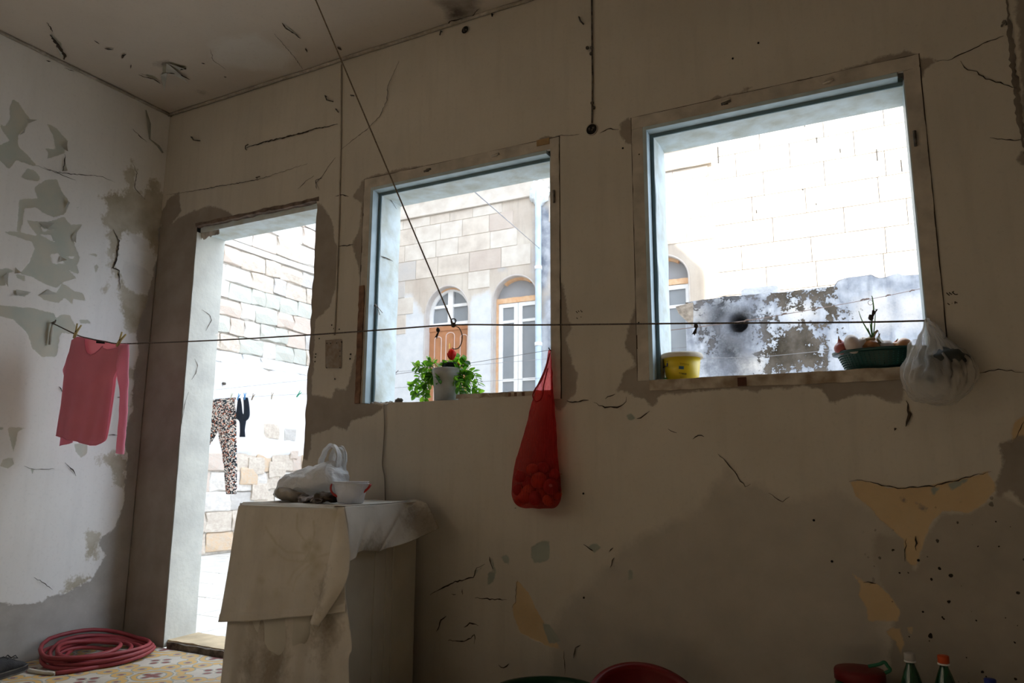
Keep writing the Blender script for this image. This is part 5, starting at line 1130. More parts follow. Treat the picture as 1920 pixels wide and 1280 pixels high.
# clothes pegs
def peg(label, p, tilt, col, size=1.0, group=None, face=0):
    t = thing('clothes_peg', label, 'clothes peg', p, group); m = mat('peg_' + str(len(bpy.data.materials)), col, rough=.6, var=.1, bump=.05)
    for s in (-1, 1):
        b = MB(); pts = [(s * .002, 0, -.034), (s * .0035, 0, -.02), (s * .003, 0, 0), (s * .008, 0, .018), (s * .0135, 0, .036)]
        Mt = Matrix.Rotation(tilt, 3, 'Y'); pts = [Vector(p) + (Matrix.Rotation(face, 3, 'Z') @ (Mt @ Vector(q))) * size for q in pts]; b.tube(pts, [.0045 * size, .005 * size, .005 * size, .0045 * size, .004 * size], 6); obj('peg_leg', b, m, t)
    b = MB(); b.ball(p, .006 * size, 8, 6); obj('spring', b, m_iron, t); return t
m_ = (0.50, 0.42, 0.20, 1)
peg('yellowish wooden clothes peg on the left shoulder of the pink shirt', ropeplane(147, 622) + Nn * .012, .35, m_, 1.15, face=.2)
peg('yellowish wooden clothes peg on the right shoulder of the pink shirt', ropeplane(229, 638) + Nn * .012, .5, m_, 1.15, face=.2)

# ---- red net bag of onions on the right edge of the small window
m_net = bpy.data.materials.new('red_netting'); m_net.use_nodes = True; n = m_net.node_tree; N, L = n.nodes, n.links; bb = N['Principled BSDF']; bb.inputs['Base Color'].default_value = (0.42, 0.03, 0.03, 1); bb.inputs['Roughness'].default_value = .6
tp = N.new('ShaderNodeBsdfTransparent'); tp.inputs[0].default_value = (0.85, 0.42, 0.40, 1); tl = N.new('ShaderNodeBsdfTranslucent'); tl.inputs[0].default_value = (0.75, 0.04, 0.04, 1)
ms0 = N.new('ShaderNodeMixShader'); ms0.inputs[0].default_value = .5; L.new(bb.outputs[0], ms0.inputs[1]); L.new(tl.outputs[0], ms0.inputs[2])
ms = N.new('ShaderNodeMixShader'); wvt = N.new('ShaderNodeTexNoise'); wvt.inputs['Scale'].default_value = 30; tcn = N.new('ShaderNodeTexCoord'); mpn = N.new('ShaderNodeMapping'); mpn.inputs['Scale'].default_value = (8, 8, .4); L.new(tcn.outputs['Object'], mpn.inputs[0]); L.new(mpn.outputs[0], wvt.inputs['Vector'])
mrn = N.new('ShaderNodeMapRange'); mrn.inputs[1].default_value = .35; mrn.inputs[2].default_value = .65; mrn.inputs[3].default_value = .56; mrn.inputs[4].default_value = .86; L.new(wvt.outputs[0], mrn.inputs[0]); L.new(mrn.outputs[0], ms.inputs[0]); L.new(ms0.outputs[0], ms.inputs[1]); L.new(tp.outputs[0], ms.inputs[2]); L.new(ms.outputs[0], N['Material Output'].inputs[0])
YN = -.075
def nr(xl, xr, y, d, Y=YN): a, c = px(xl, y, 1, Y), px(xr, y, 1, Y); return ((a + c) / 2, (c - a) / 2, Vector((0, d, 0)))
nb = thing('net_bag', 'red net bag of onions hanging at the right edge of the small window', 'net bag', px(1031, 655, 1, -.02))
b = MB(); loft(b, [nr(1029, 1033, 656, .004, -.02), nr(1025, 1034, 680, .01, -.03), nr(1018, 1035, 705, .015, -.045), nr(1002, 1037, 742, .024, -.055), nr(988, 1041, 795, .03, -.06), nr(972, 1044, 850, .04), nr(966, 1046, 875, .05), nr(962, 1050, 905, .062), nr(962, 1051, 932, .062), nr(975, 1042, 950, .045), nr(1000, 1020, 953, .01)], 56, 7,
     lambda p, c, a, t: (c + (p - c) * (1 + (.10 * math.sin(a * 9) + .05 * math.sin(a * 17 + t * 4)) * max(0, 1 - t * 1.25)) + nz(p, 30, .003)), cap=False)
obj('netting', b, m_net, nb)
b = MB(); b.tube(spl([px(x, y, 1, YN - .0) for x, y in ((1031, 662), (1024, 690), (1014, 715), (1004, 728), (999, 742), (1006, 752), (1016, 744), (1020, 720), (1027, 690))], 6), .0028, 6); b.tube(spl([px(x, y, 1, YN + .01) for x, y in ((1031, 662), (1020, 696), (1008, 722), (1000, 738))], 6), .0025, 6); obj('drawstring', b, mat('red_string', (0.35, 0.02, 0.02, 1)), nb)
b = MB(); q = px(1031, 656, 1, -.012); b.tube([q + Vector((0, .02, -.002)), q, q + Vector((0, -.012, .008))], .003, 6); obj('nail', b, m_iron, w1)
m_on = [mat('onion_skin_%d' % i, c, rough=.35, spec=.5, var=.2, scale=12, bump=.1, extra=e) for i, (c, e) in enumerate((((0.55, 0.22, 0.07, 1), (0.42, 0.12, 0.05, 1)), ((0.42, 0.10, 0.07, 1), (0.30, 0.06, 0.06, 1)), ((0.55, 0.27, 0.09, 1), (0.45, 0.17, 0.06, 1))))]
m_root = mat('onion_tip', (0.35, 0.24, 0.13, 1))
def onion(label, c, r, m, tilt=(0, 0), group=None):
    t = thing('onion', label, 'onion', c, group); Rm = Euler((tilt[0], tilt[1], 0)).to_matrix()
    def sh(p, d):
        k = 1 - .12 * abs(d.z) ** 3; p = Vector((p.x, p.y, p.z * .92)) * k
        if d.z > .85: p.z += r * .45 * ((d.z - .85) / .15) ** 2; p.x *= .8; p.y *= .8
        return Rm @ p
    b = MB(); b.ball(c, r, 20, 14, fn=sh); obj('bulb', b, m, t)
    b = MB(); b.tube([Vector(c) + Rm @ Vector((0, 0, r * 1.15)), Vector(c) + Rm @ Vector((r * .1, 0, r * 1.55))], [r * .12, r * .04], 6); obj('dry_tip', b, m_root, t); return t
on_pts = [(985, 932, 17, 0), (972, 918, 13, 1), (1003, 934, 16, 1), (1028, 938, 13, 2), (1010, 900, 18, 0), (990, 905, 15, 1), (1033, 912, 17, 1), (1043, 925, 13, 0), (975, 938, 12, 0), (1040, 890, 13, 1), (998, 880, 14, 0), (1018, 878, 14, 1), (976, 893, 14, 1), (1016, 922, 15, 0), (992, 920, 15, 2)]
ON_L = ['large onion at the bottom of the red net bag, left of centre', 'onion at the left edge of the red net bag, low', 'purplish onion at the bottom centre of the red net bag', 'pale golden onion at the bottom right of the red net bag',
        'largest orange-brown onion in the middle of the red net bag', 'purplish onion left of the largest onion in the red net bag', 'reddish onion right of the largest onion in the red net bag', 'onion at the far right edge of the red net bag, low',
        'small onion in the lowest left corner of the red net bag', 'onion at the upper right of the heap in the red net bag', 'topmost onion of the heap in the red net bag, left of centre', 'topmost onion of the heap in the red net bag, right of centre',
        'onion at the upper left edge of the heap in the red net bag', 'onion directly below the largest onion in the red net bag', 'golden onion below and left of the largest onion in the red net bag']
for i, (x, y, r, k) in enumerate(on_pts):
    q = px(x, y, 1, YN + (-.012 if i in (4, 2, 3, 6, 0) else .02 if i % 2 else .0)); rr = r / 1373 * 2.75
    onion(ON_L[i], q, rr, m_on[k], (R.uniform(-1.5, 1.5), R.uniform(-1.5, 1.5)), 'onions in the red net bag')

# ---- white carrier bag hanging at the right corner of the large window
YW = -.09
m_bag2 = plastic('thin_white_film', (0.70, 0.66, 0.60, 1), .3, .61, .2, (3.2, 3.2, .4))
hb = thing('plastic_bag', 'full white plastic bag hanging by its neck at the right corner of the large window', 'plastic bag', px(1740, 600, 1, -.03))
def wr_(xl, xr, y, d, Y=YW): return nr(xl, xr, y, d, Y)
b = MB(); loft(b, [wr_(1737, 1743, 598, .005, -.03), wr_(1731, 1752, 618, .014, -.045), wr_(1720, 1786, 645, .035, -.06), wr_(1705, 1812, 668, .055, -.075), wr_(1695, 1827, 692, .07), wr_(1691, 1829, 714, .08), wr_(1695, 1818, 736, .078), wr_(1715, 1798, 753, .06), wr_(1745, 1775, 760, .02)], 150, 8,
     lambda p, c, a, t: c + (p - c) * (1 + (.16 * math.sin(a * 13 + t) + .12 * math.sin(a * 22 - t * 2)) * max(0, 1 - t * 1.25) + .05 * math.sin(a * 3 + 1)) + nz(p, 13, .010) + nz(p, 40, .004), cap=False)
obj('bag_body', b, m_bag2, hb)
b = MB(); s = spl([px(x, y, 1, -.06) for x, y in ((1741, 601), (1756, 606), (1769, 618), (1775, 634), (1769, 645))], 8)
b.grid(10, 36, lambda u, v: at(s, v) + Vector((-.004 - .03 * v * (1 - u), -.012 * math.sin(u * 3), -.03 * (1 - u) * (.2 + v) + .004 * math.sin(u * 16 + v * 6)))); obj('bag_handle', b, m_bag2, hb)
b = MB(); s2 = spl([px(x, y, 1, -.07) for x, y in ((1714, 637), (1703, 642), (1700, 660), (1697, 700), (1693, 730))], 8)
b.grid(8, 30, lambda u, v: at(s2, v) + Vector((.022 * u, -.010 * math.sin(u * PI), .002 * math.sin(v * 20)))); obj('side_gusset', b, m_bag2, hb)
cc = px(1774, 676, 1, YW); b = MB(); b.ball((0, 0, 0), 1, 24, 16, fn=lambda p, d: Vector((p.x * .068, p.y * .045, p.z * .044)) * (1 + .2 * mnoise.noise(d * 2.2))); b.v = [(v[0] + cc.x, v[1] + cc.y, v[2] + cc.z) for v in b.v]
tag(obj('dark_bundle', b, mat('dark_bundle', (0.035, 0.042, 0.038, 1), rough=.6)), 'dark bundle inside the white bag hanging by the large window', 'bundle')
cc = px(1752, 703, 1, YW); b = MB(); b.ball((0, 0, 0), 1, 20, 14, fn=lambda p, d: Vector((p.x * .05, p.y * .05, p.z * .024)) * (1 + .25 * mnoise.noise(d * 2.6))); b.v = [(v[0] + cc.x, v[1] + cc.y, v[2] + cc.z) for v in b.v]
tag(obj('dark_parcel', b, mat('dark_parcel', (0.05, 0.055, 0.05, 1), rough=.6)), 'smaller dark lump low in the white bag hanging by the large window', 'bundle')

# ---- green colander with onions and garlic
m_col = mat('dark_green_plastic', (0.008, 0.055, 0.05, 1), rough=.3, spec=.5, var=.08, bump=0)
cb = Vector((4.098, .105, WIN2[2])); cd = thing('colander', 'dark green oval plastic colander full of onions and garlic on the large sill', 'colander', cb)
hb_ = .078
b = MB(); b.lathe([(0, .004), (.125, .004), (.135, .012), (.158, hb_ - .012), (.163, hb_ - .008), (.178, hb_ - .010), (.180, hb_), (.160, hb_), (.152, hb_ - .008), (.13, .014), (0, .008)], c=cb, n=64, sx=1, sy=.66)
obj('bowl', b, m_col, cd)
b = MB(); m_hole = mat('colander_mesh_ribs', (0.02, 0.12, 0.105, 1), rough=.35, bump=0)
for k in range(60):
    a = 2 * PI * k / 60
    for j in range(6):
        t = (j + .5) / 6; r = lerp(.1375, .1585, t); z = lerp(.014, hb_ - .014, t); p = Vector((cb.x + math.cos(a) * r, cb.y + math.sin(a) * r * .66, cb.z + z)); b.ball(p, .0024, 5, 4)
stuff(obj('pierced_studs', b, m_hole, cd))
b = MB(); b.lathe([(.12, 0), (.128, 0), (.128, .006), (.12, .006)], c=cb, n=48, sy=.66); obj('foot_ring', b, m_col, cd)
m_gar = mat('garlic_skin', (0.72, 0.66, 0.58, 1), rough=.5, var=.12, scale=14, bump=.15, extra=(0.55, 0.42, 0.38, 1), sub=(.2, (0.8, 0.7, 0.6, 1)))
def garlic(label, c, r, tilt):
    t = thing('garlic_bulb', label, 'garlic', c); Rm = Euler((tilt[0], tilt[1], tilt[2])).to_matrix()
    def sh(p, d):
        a = math.atan2(d.y, d.x); k = 1 + .09 * abs(math.cos(a * 4)) * (1 - abs(d.z)); p = Vector((p.x * k, p.y * k, p.z * .78)) 
        if d.z > .8: p.z += r * .6 * ((d.z - .8) / .2) ** 2; p.x *= .7; p.y *= .7
        return Rm @ p
    b = MB(); b.ball(c, r, 32, 16, fn=sh); obj('cloves', b, m_gar, t)
    b = MB(); b.tube([Vector(c) + Rm @ Vector((0, 0, r * 1.2)), Vector(c) + Rm @ Vector((r * .2, 0, r * 2.0))], [r * .2, r * .12], 8); obj('neck', b, m_root, t)
def cpx(x, y, Y=.07): return px(x, y, 1, Y)
onion_, garlic_ = onion, garlic
def onion(l, c, r, m, t=(0, 0), g=None): return onion_(l, c, r * 1.2, m, t, g)
def garlic(l, c, r, t): return garlic_(l, c, r * 1.15, t)
onion('small reddish onion at the left end of the green colander', cpx(1580, 652, .06), .026, m_on[1], (.3, -.3))
garlic('large white garlic bulb with brown neck at the left of the green colander', cpx(1600, 647, .04), .034, (.2, 1.2, .3))
garlic('second garlic bulb half hidden in the middle of the green colander', cpx(1626, 645, .10), .028, (.3, .6, 0))
ot = onion('orange-brown sprouting onion with green shoots in the green colander', cpx(1634, 649, .06), .026, m_on[2], (.0, .3))
m_shoot = mat('green_shoot', (0.10, 0.22, 0.08, 1), rough=.5, var=.15, sub=(.3, (0.2, 0.5, 0.1, 1)))
for pts, r in (([(1636, 636), (1634, 608), (1638, 582), (1636, 560), (1634, 554)], .0036), ([(1635, 634), (1626, 618), (1616, 600), (1610, 583)], .003), ([(1637, 634), (1640, 608), (1642, 578)], .0026), ([(1634, 634), (1630, 624), (1627, 614)], .0035), ([(1635, 634), (1632, 612), (1630, 602)], .0018)):
    s = spl([cpx(x, y, .06) for x, y in pts], 5); b = MB(); b.tube(s, [r * (1 - .75 * (i / (len(s) - 1)) ** 2) for i in range(len(s))], 6); lab(obj('shoot', b, m_shoot, ot), 'green shoot')
on2 = onion('pale onion with one short green shoot in the middle of the green colander', cpx(1645, 648, .08), .026, mat('pale_onion', (0.72, 0.68, 0.56, 1), var=.1), (0, .2))
s = spl([cpx(x, y, .08) for x, y in ((1650, 638), (1648, 628), (1647, 621))], 5); b = MB(); b.tube(s, [.003 * (1 - .8 * i / (len(s) - 1)) for i in range(len(s))], 6); lab(obj('shoot', b, m_shoot, on2), 'short green shoot')
garlic('flat pale garlic bulb right of the shoots in the green colander', cpx(1661, 651, .07), .024, (.8, -.9, 0))
onion('golden onion beside the hanging white bag in the green colander', cpx(1694, 650, .07), .028, m_on[2], (0, -1.2))
for (x, y, l, k) in ((1610, 653, 'brown onion low in the colander under the large garlic bulb', 0), (1675, 655, 'reddish onion low in the colander left of the golden onion', 1)): onion(l, cpx(x, y, .1), .025, m_on[k], (.5, .4))

# ---- yellow tub
tb = Vector((3.331, .105, WIN2[2])); tt = thing('plastic_tub', 'yellow printed tub with a cream lid at the left end of the large sill', 'tub', tb)
m_yel = mat('yellow_print', (0.72, 0.52, 0.015, 1), rough=.4, spec=.4, var=.04, bump=0); m_lid = mat('cream_lid', (0.62, 0.56, 0.46, 1), rough=.5, var=.05, bump=0, sub=(.3, (0.8, 0.7, 0.55, 1)))
b = MB(); b.lathe([(0, .002), (.064, .002), (.067, .006), (.078, .105), (.074, .105), (0, .1)], c=tb, n=56); obj('tub_body', b, m_yel, tt)
b = MB(); b.lathe([(.078, .098), (.087, .097), (.089, .103), (.087, .112), (.083, .118), (.080, .114), (0, .112)], c=tb, n=56); obj('lid', b, m_lid, tt)
def on_tub(name, pts, m):
    """flat printed mark on the tub wall: polygon given in photo pixels"""
    vs = []
    for (x, y) in pts:
        d = (C_F * F_PX + C_R * (x - 960) - C_U * (y - 640)).normalized(); o = Vector((CX, CY, CZ))
        rr = .0718; ox, oy = o.x - tb.x, o.y - tb.y
        for _ in range(3):
            A_ = d.x ** 2 + d.y ** 2; B_ = 2 * (ox * d.x + oy * d.y); C2 = ox * ox + oy * oy - rr * rr; ds = B_ * B_ - 4 * A_ * C2
            t = (-B_ - math.sqrt(max(ds, 0))) / (2 * A_); p = o + d * t; rr = lerp(.067, .078, (p.z - tb.z) / .105) + .0006
        vs.append(p)
    b = MB(); b.add(vs, [tuple(range(len(vs)))]); return obj(name, b, m, tt)
m_ink = mat('print_black', (0.03, 0.03, 0.03, 1), bump=0); m_inkb = mat('print_blue', (0.03, 0.04, 0.2, 1), bump=0); m_inkt = mat('print_teal', (0.10, 0.25, 0.28, 1), bump=0); m_inkg = mat('print_green', (0.03, 0.28, 0.05, 1), bump=0); m_inkr = mat('print_red', (0.5, 0.05, 0.03, 1), bump=0); m_inko = mat('print_olive', (0.45, 0.30, 0.03, 1), bump=0)
k_ = 100 / 1920
def TP(pts): return [(1230 + x * k_, 655 + y * k_) for x, y in pts]
on_tub('printed_patch', TP([(820, 590), (1010, 605), (1000, 715), (815, 700)]), m_inkt)
for i in range(4): on_tub('printed_bar', TP([(850 + i * 32, 620), (864 + i * 32, 621), (862 + i * 32, 690), (848 + i * 32, 689)]), m_inkb)
for i, (x, w) in enumerate(((825, 45), (885, 12), (910, 35), (960, 30), (1000, 14), (1028, 30), (1068, 34))): on_tub('printed_letter', TP([(x, 828 + i * 5), (x + w, 832 + i * 5), (x + w - 4, 884 + i * 5), (x + 4, 878 + i * 5)]) if i % 2 else TP([(x, 828 + i * 5), (x + w, 832 + i * 5), (x + w, 848 + i * 5), (x + w * .6, 848 + i * 5), (x + w * .55, 882 + i * 5), (x + w * .35, 880 + i * 5), (x + w * .4, 846 + i * 5), (x, 843 + i * 5)]), m_ink)
for i in range(6): on_tub('printed_letter', TP([(860 + i * 56, 478 + i * 8), (900 + i * 56, 484 + i * 8), (896 + i * 56, 560 + i * 6), (884 + i * 56, 558 + i * 6), (886 + i * 56, 500 + i * 8), (862 + i * 56, 496 + i * 8)]), m_inko)
on_tub('printed_stroke', TP([(238, 640), (330, 600), (385, 585), (380, 500), (400, 480), (428, 500), (422, 600), (400, 622), (320, 632), (238, 668)]), m_inkb); on_tub('printed_dot', TP([(380, 425), (420, 425), (420, 445), (380, 445)]), m_inkb)
on_tub('printed_patch', TP([(245, 1030), (400, 1015), (430, 1050), (250, 1068)]), m_inkg); on_tub('printed_patch', TP([(245, 820), (280, 810), (275, 930), (245, 940)]), m_inkr)
on_tub('printed_dot', TP([(890, 985), (915, 985), (915, 1010), (890, 1010)]), m_ink); on_tub('printed_dot', TP([(960, 985), (985, 985), (980, 1005), (955, 1005)]), m_ink)

# ---- flower pot
pb = Vector((2.148, .11, WIN1[2] + .004)); fp_ = thing('potted_plant', 'bushy potted plant with a red bloom on the small window sill', 'plant', pb)
m_pot = mat('grey_white_pot', (0.50, 0.50, 0.49, 1), rough=.45, var=.12, scale=10, bump=.05, sub=(.12, (0.7, 0.7, 0.68, 1)))
b = MB(); b.lathe([(0, .0), (.060, .0), (.063, .004), (.071, .125), (.074, .127), (.076, .160), (.073, .162), (.071, .13), (.0, .13)], c=pb, n=48); obj('pot', b, m_pot, fp_)
b = MB(); b.lathe([(0, .12), (.030, .12), (.040, .186), (.043, .188), (.041, .190), (.036, .18), (0, .18)], c=pb + Vector((.012, .0, 0)), n=24); lab(obj('inner_pot', b, mat('black_inner_pot', (0.02, 0.02, 0.02, 1), rough=.5), fp_), 'black nursery pot standing inside')
m_leaf = [mat('leaf_%d' % i, c, rough=.5, spec=.4, var=.15, scale=10, bump=.1, sub=(.5, t)) for i, (c, t) in enumerate((((0.05, 0.14, 0.02, 1), (0.16, 0.42, 0.02, 1)), ((0.08, 0.20, 0.03, 1), (0.30, 0.62, 0.04, 1)), ((0.03, 0.09, 0.02, 1), (0.08, 0.25, 0.02, 1))))]
lb_ = MB()
def leafn(u, v): w = math.sin(PI * min(1, v * .96 + .04)) ** .75 * .34; return (w * (u - .5) * 2 * (1 + .06 * math.sin(v * 30)), v, .10 * abs(u - .5) * 2 * w * 2 - .25 * v * v)
lb_.grid(4, 6, leafn); leaf_me = None
def put_leaf(parent, p, d, size, m):
    global leaf_me
    if leaf_me is None: o = obj('leaf', lb_, m_leaf[0], parent, origin=(0, 0, 0)); leaf_me = o.data
    else: o = bpy.data.objects.new('leaf', leaf_me); COL.objects.link(o); o.parent = parent
    o.material_slots[0].link = 'OBJECT'; o.material_slots[0].material = m
    o.location = Vector(p) - WLOC[parent.name]; o.rotation_euler = (Vector(d).to_track_quat('Y', 'Z').to_matrix().to_4x4() @ Matrix.Rotation(R.uniform(-.8, .8), 4, 'Y')).to_euler(); o.scale = (size,) * 3; return o
m_stem = mat('plant_stem', (0.12, 0.16, 0.05, 1))
def pp(x, y, Y): return px(x, y, 1, Y)
YP = .11
stems_ = [([(830, 696), (812, 680), (802, 676)], 7), ([(826, 698), (800, 688), (788, 690), (776, 686)], 9), ([(824, 700), (800, 698), (786, 706), (780, 722), (768, 724)], 12), ([(822, 700), (806, 704), (796, 722), (792, 740), (802, 748)], 12), ([(824, 700), (802, 700), (792, 716), (778, 730), (780, 740)], 10), ([(822, 702), (812, 706), (806, 716), (800, 734)], 9),
          ([(848, 696), (852, 678), (858, 672)], 6), ([(850, 698), (866, 684), (872, 676)], 7), ([(854, 698), (876, 694), (890, 702), (898, 722)], 10), ([(854, 700), (874, 704), (886, 726), (900, 738)], 11), ([(852, 700), (870, 706), (876, 728), (880, 744)], 10), ([(852, 700), (862, 712), (868, 732), (870, 746)], 8),
          ([(832, 700), (826, 712), (820, 708)], 5), ([(842, 698), (836, 686), (830, 678)], 6), ([(846, 700), (852, 712), (860, 716), (862, 736)], 8)]
for si, (pts, nl) in enumerate(stems_):
    dY = R.uniform(-.05, .06) if si not in (12, 14) else -.09; s = spl([pp(x, y, YP + dY * (k / (len(pts) - 1))) for k, (x, y) in enumerate(pts)], 8)
    b = MB(); b.tube(s, .0016, 5); obj('stem', b, m_stem, fp_)
    for j in range(int(nl * 2.6)):
        t = (j / 2.6 + .7) / (nl + .3); p = at(s, min(1, t)) ; tg = (at(s, min(1, t + .05)) - at(s, max(0, t - .05))).normalized(); sd = tg.cross(Vector((0, 1, 0))).normalized() * (1 if j % 2 else -1)
        d = (tg * .6 + sd * .8 + Vector((R.uniform(-.3, .3), R.uniform(-.7, .5), R.uniform(-.2, .35)))).normalized(); put_leaf(fp_, p, d, R.uniform(.026, .042), m_leaf[R.choice((0, 0, 1, 1, 2))])
b = MB(); s = spl([pp(846, 700, .1), pp(846, 686, .1), pp(846, 676, .1)], 6); b.tube(s, .0028, 6); obj('stem', b, m_stem, fp_)
for d, sz in (((-.8, -.1, .25), .045), ((-.5, -.2, .8), .042), ((-.3, .1, .9), .035), ((.3, -.2, .9), .03), ((.0, -.3, .9), .035)): put_leaf(fp_, pp(846, 684, .1), d, sz, m_leaf[1])
m_pet = mat('red_petal', (0.62, 0.02, 0.01, 1), rough=.5, var=.2, sub=(.35, (0.9, 0.04, 0.02, 1)))
def bloom(label, c, r, n_, tall=1.5):
    fl = lab(empty('flower', c), label); fl.parent = fp_; fl.location = Vector(c) - WLOC[fp_.name]
    for k in range(n_):
        a = k * 2.4; rr = r * (.25 + .5 * (k / n_)); h = r * tall * (1 - .35 * k / n_); b = MB()
        def f(u, v): w = (u - .5) * 1.3 * math.sin(PI * (.15 + .75 * v)); ang = a + w * 1.0; q = rr * (.35 + .75 * math.sin(v * 2.2)) ; return Vector(c) + Vector((math.cos(ang) * q, math.sin(ang) * q, -r * .9 + v * h * 1.3 + .1 * r * math.sin(u * 6)))
        b.grid(4, 5, f); o = obj('petal', b, m_pet); o.parent = fl; o.location = -Vector(c) 
bloom('large red bloom', pp(847, 664, .07), .030, 18); bloom('small half open red flower', pp(862, 679, .1), .014, 9, 1.0)
fl = lab(empty('flower', pp(870, 712, .12)), 'small yellow flower'); fl.parent = fp_; fl.location = WLOC[fl.name] - WLOC[fp_.name]; c = WLOC[fl.name]
for k in range(5):
    a = k * 1.257; b = MB(); b.grid(3, 3, lambda u, v: c + Vector((math.cos(a) * v * .012 - math.sin(a) * (u - .5) * .01 * math.sin(v * 2.8 + .2), -.004 * v, math.sin(a) * v * .012 + math.cos(a) * (u - .5) * .01 * math.sin(v * 2.8 + .2)))); o = obj('petal', b, mat('yellow_petal', (0.8, 0.5, 0.02, 1), sub=True) if k == 0 else bpy.data.materials['yellow_petal']); o.parent = fl; o.location = -c

# stone, litter and cable on the small sill
q = px(748, 751, 1, .05); b = MB(); b.ball((q.x, q.y, q.z + .0), .019, 14, 10, fn=lambda p, d: Vector((p.x * 1.1, p.y, p.z * .7)) * (1 + .3 * mnoise.noise(d * 2.2)))
tag(obj('stone', b, mat('brown_pebble', (0.20, 0.17, 0.14, 1), var=.3, scale=40, bump=.4)), 'small brown stone on the window sill left of the flower pot', 'stone')
b = MB()
for k in range(22):
    q = px(R.uniform(690, 738), 756, 1, R.uniform(.01, .05)); q.z = WIN1[2] + .0; r = R.uniform(.003, .008); b.ball(q, r, 6, 5, fn=lambda p, d: Vector((p.x * 1.6, p.y, p.z * .9)) * (1 + .5 * mnoise.noise(d * 3 + Vector((k, 0, 0)))))
stuff(tag(obj('sill_rubble', b, m_rub), 'crumbled plaster rubble at the left end of the small window sill', 'rubble'))
for (a, c, lb2) in (((702, 752), (722, 757), 'white plastic clip lying at the left end of the small sill'), ):
    b = MB(); b.tube([px(702, 753, 1, .0), px(715, 756, 1, -.005), px(724, 758, 1, -.004), px(734, 753, 1, .01)], .0035, 6); tag(obj('plastic_clip', b, m_whitep), lb2, 'clip')
b = MB(); b.tube(spl([px(721, 757, 1, -.004), px(720, 764, 1, -.010), px(721, 800, 1, -.008), px(719, 835, 1, -.009), px(717, 870, 1, -.008), px(721, 895, 1, -.009), px(722, 926, 1, -.012), px(722, 960, 1, -.014)], 6), .0032, 8)
tag(obj('cable', b, mat('cable_sheath', (0.30, 0.27, 0.23, 1), rough=.6)), 'thin beige cable hanging from the small window sill down behind the washing machine', 'cable')

# ---- coiled hose on the floor in the corner
m_hose = mat('faded_red_rubber', (0.27, 0.040, 0.048, 1), rough=.5, spec=.35, var=.2, scale=10, bump=.05, extra=(0.22, 0.03, 0.035, 1))
pts = []; nL = 8; hr = .0105
for k in range(nL * 26 + 1):
    t = k / 26; a = 2 * PI * t + 3.9; L_ = int(t); f = t - L_
    rad = [.262, .255, .235, .26, .205, .225, .16, .135, .14]; ccx = [.245, .27, .255, .235, .27, .225, .25, .235, .23]; ccy = [-.31, -.30, -.30, -.32, -.27, -.34, -.35, -.37, -.37]
    r = lerp(rad[L_], rad[min(8, L_ + 1)], f); cx_ = lerp(ccx[L_], ccx[min(8, L_ + 1)], f); cy_ = lerp(ccy[L_], ccy[min(8, L_ + 1)], f)
    x = cx_ + r * math.cos(a) * .93; y = cy_ + r * math.sin(a) * 1.02
    z = hr + L_ % 4 * .017 + f * .017 * (1 if L_ % 4 < 3 else -3) * 1.0 + max(0, .20 - x) * .22 + .006 * math.sin(a * 2 + L_)
    pts.append(Vector((max(x, .016 + .002 * (L_ % 3)), min(y, -.016 - .002 * (L_ % 3)), max(z, hr))))
hs = thing('garden_hose', 'faded red rubber hose coiled on the patterned floor in the corner', 'hose', (.25, -.3, 0))
tail_ = [px(180, 1247, 2, hr), px(140, 1258, 2, hr), px(104, 1262, 2, hr)]
b = MB(); st = pts[0]; b.tube(pts, hr, 10); obj('coil', b, m_hose, hs)
b = MB(); b.tube(spl([px(255, 1232, 2, hr), px(200, 1246, 2, hr), px(150, 1256, 2, hr), px(104, 1262, 2, hr)], 8), hr, 10); obj('loose_end', b, m_hose, hs)
b = MB(); b.tube(spl([px(100, 1262, 2, .010), px(76, 1260, 2, .010), px(54, 1256, 2, .010)], 6), .0095, 10); lab(obj('end_sleeve', b, mat('white_sleeve', (0.62, 0.58, 0.5, 1), var=.1), hs), 'off-white end sleeve')

# ---- black shoe at the left edge of the picture
tz_, hz_ = Vector((.125, -.625, 0)), Vector((.235, -.885, 0)); ax_ = (hz_ - tz_).normalized(); sx_ = Vector((-ax_.y, ax_.x, 0)); LSh = (hz_ - tz_).length
sh = thing('shoe', 'dusty black canvas shoe standing toe first beside the coiled hose', 'shoe', (tz_ + hz_) / 2)
m_canv = mat('black_canvas', (0.022, 0.024, 0.028, 1), rough=.8, var=.2, scale=30, bump=.4, bscale=200, extra=(0.05, 0.052, 0.055, 1)); m_sole = mat('shoe_sole_rubber', (0.16, 0.15, 0.13, 1), rough=.7, var=.3, scale=20); m_foxing = mat('shoe_foxing', (0.04, 0.04, 0.042, 1), rough=.6)
W_s = [(0, .012), (.06, .034), (.2, .047), (.4, .048), (.6, .040), (.8, .036), (.95, .03), (1, .012)]; H_s = [(0, .024), (.08, .042), (.2, .055), (.35, .068), (.5, .088), (.7, .09), (.9, .085), (1, .06)]
def ring_s(t, z0, z1, k=1.0): c = tz_ + ax_ * (LSh * t); w = interp(W_s, t) * k; return (c + Vector((0, 0, (z0 + z1) / 2)), sx_ * w, Vector((0, 0, (z1 - z0) / 2)))
ts = [0, .05, .12, .2, .3, .4, .5, .6, .7, .8, .9, .96, 1]
b = MB(); loft(b, [ring_s(t, .012, interp(H_s, t), .95) for t in ts], 20, 3); obj('upper', b, m_canv, sh)
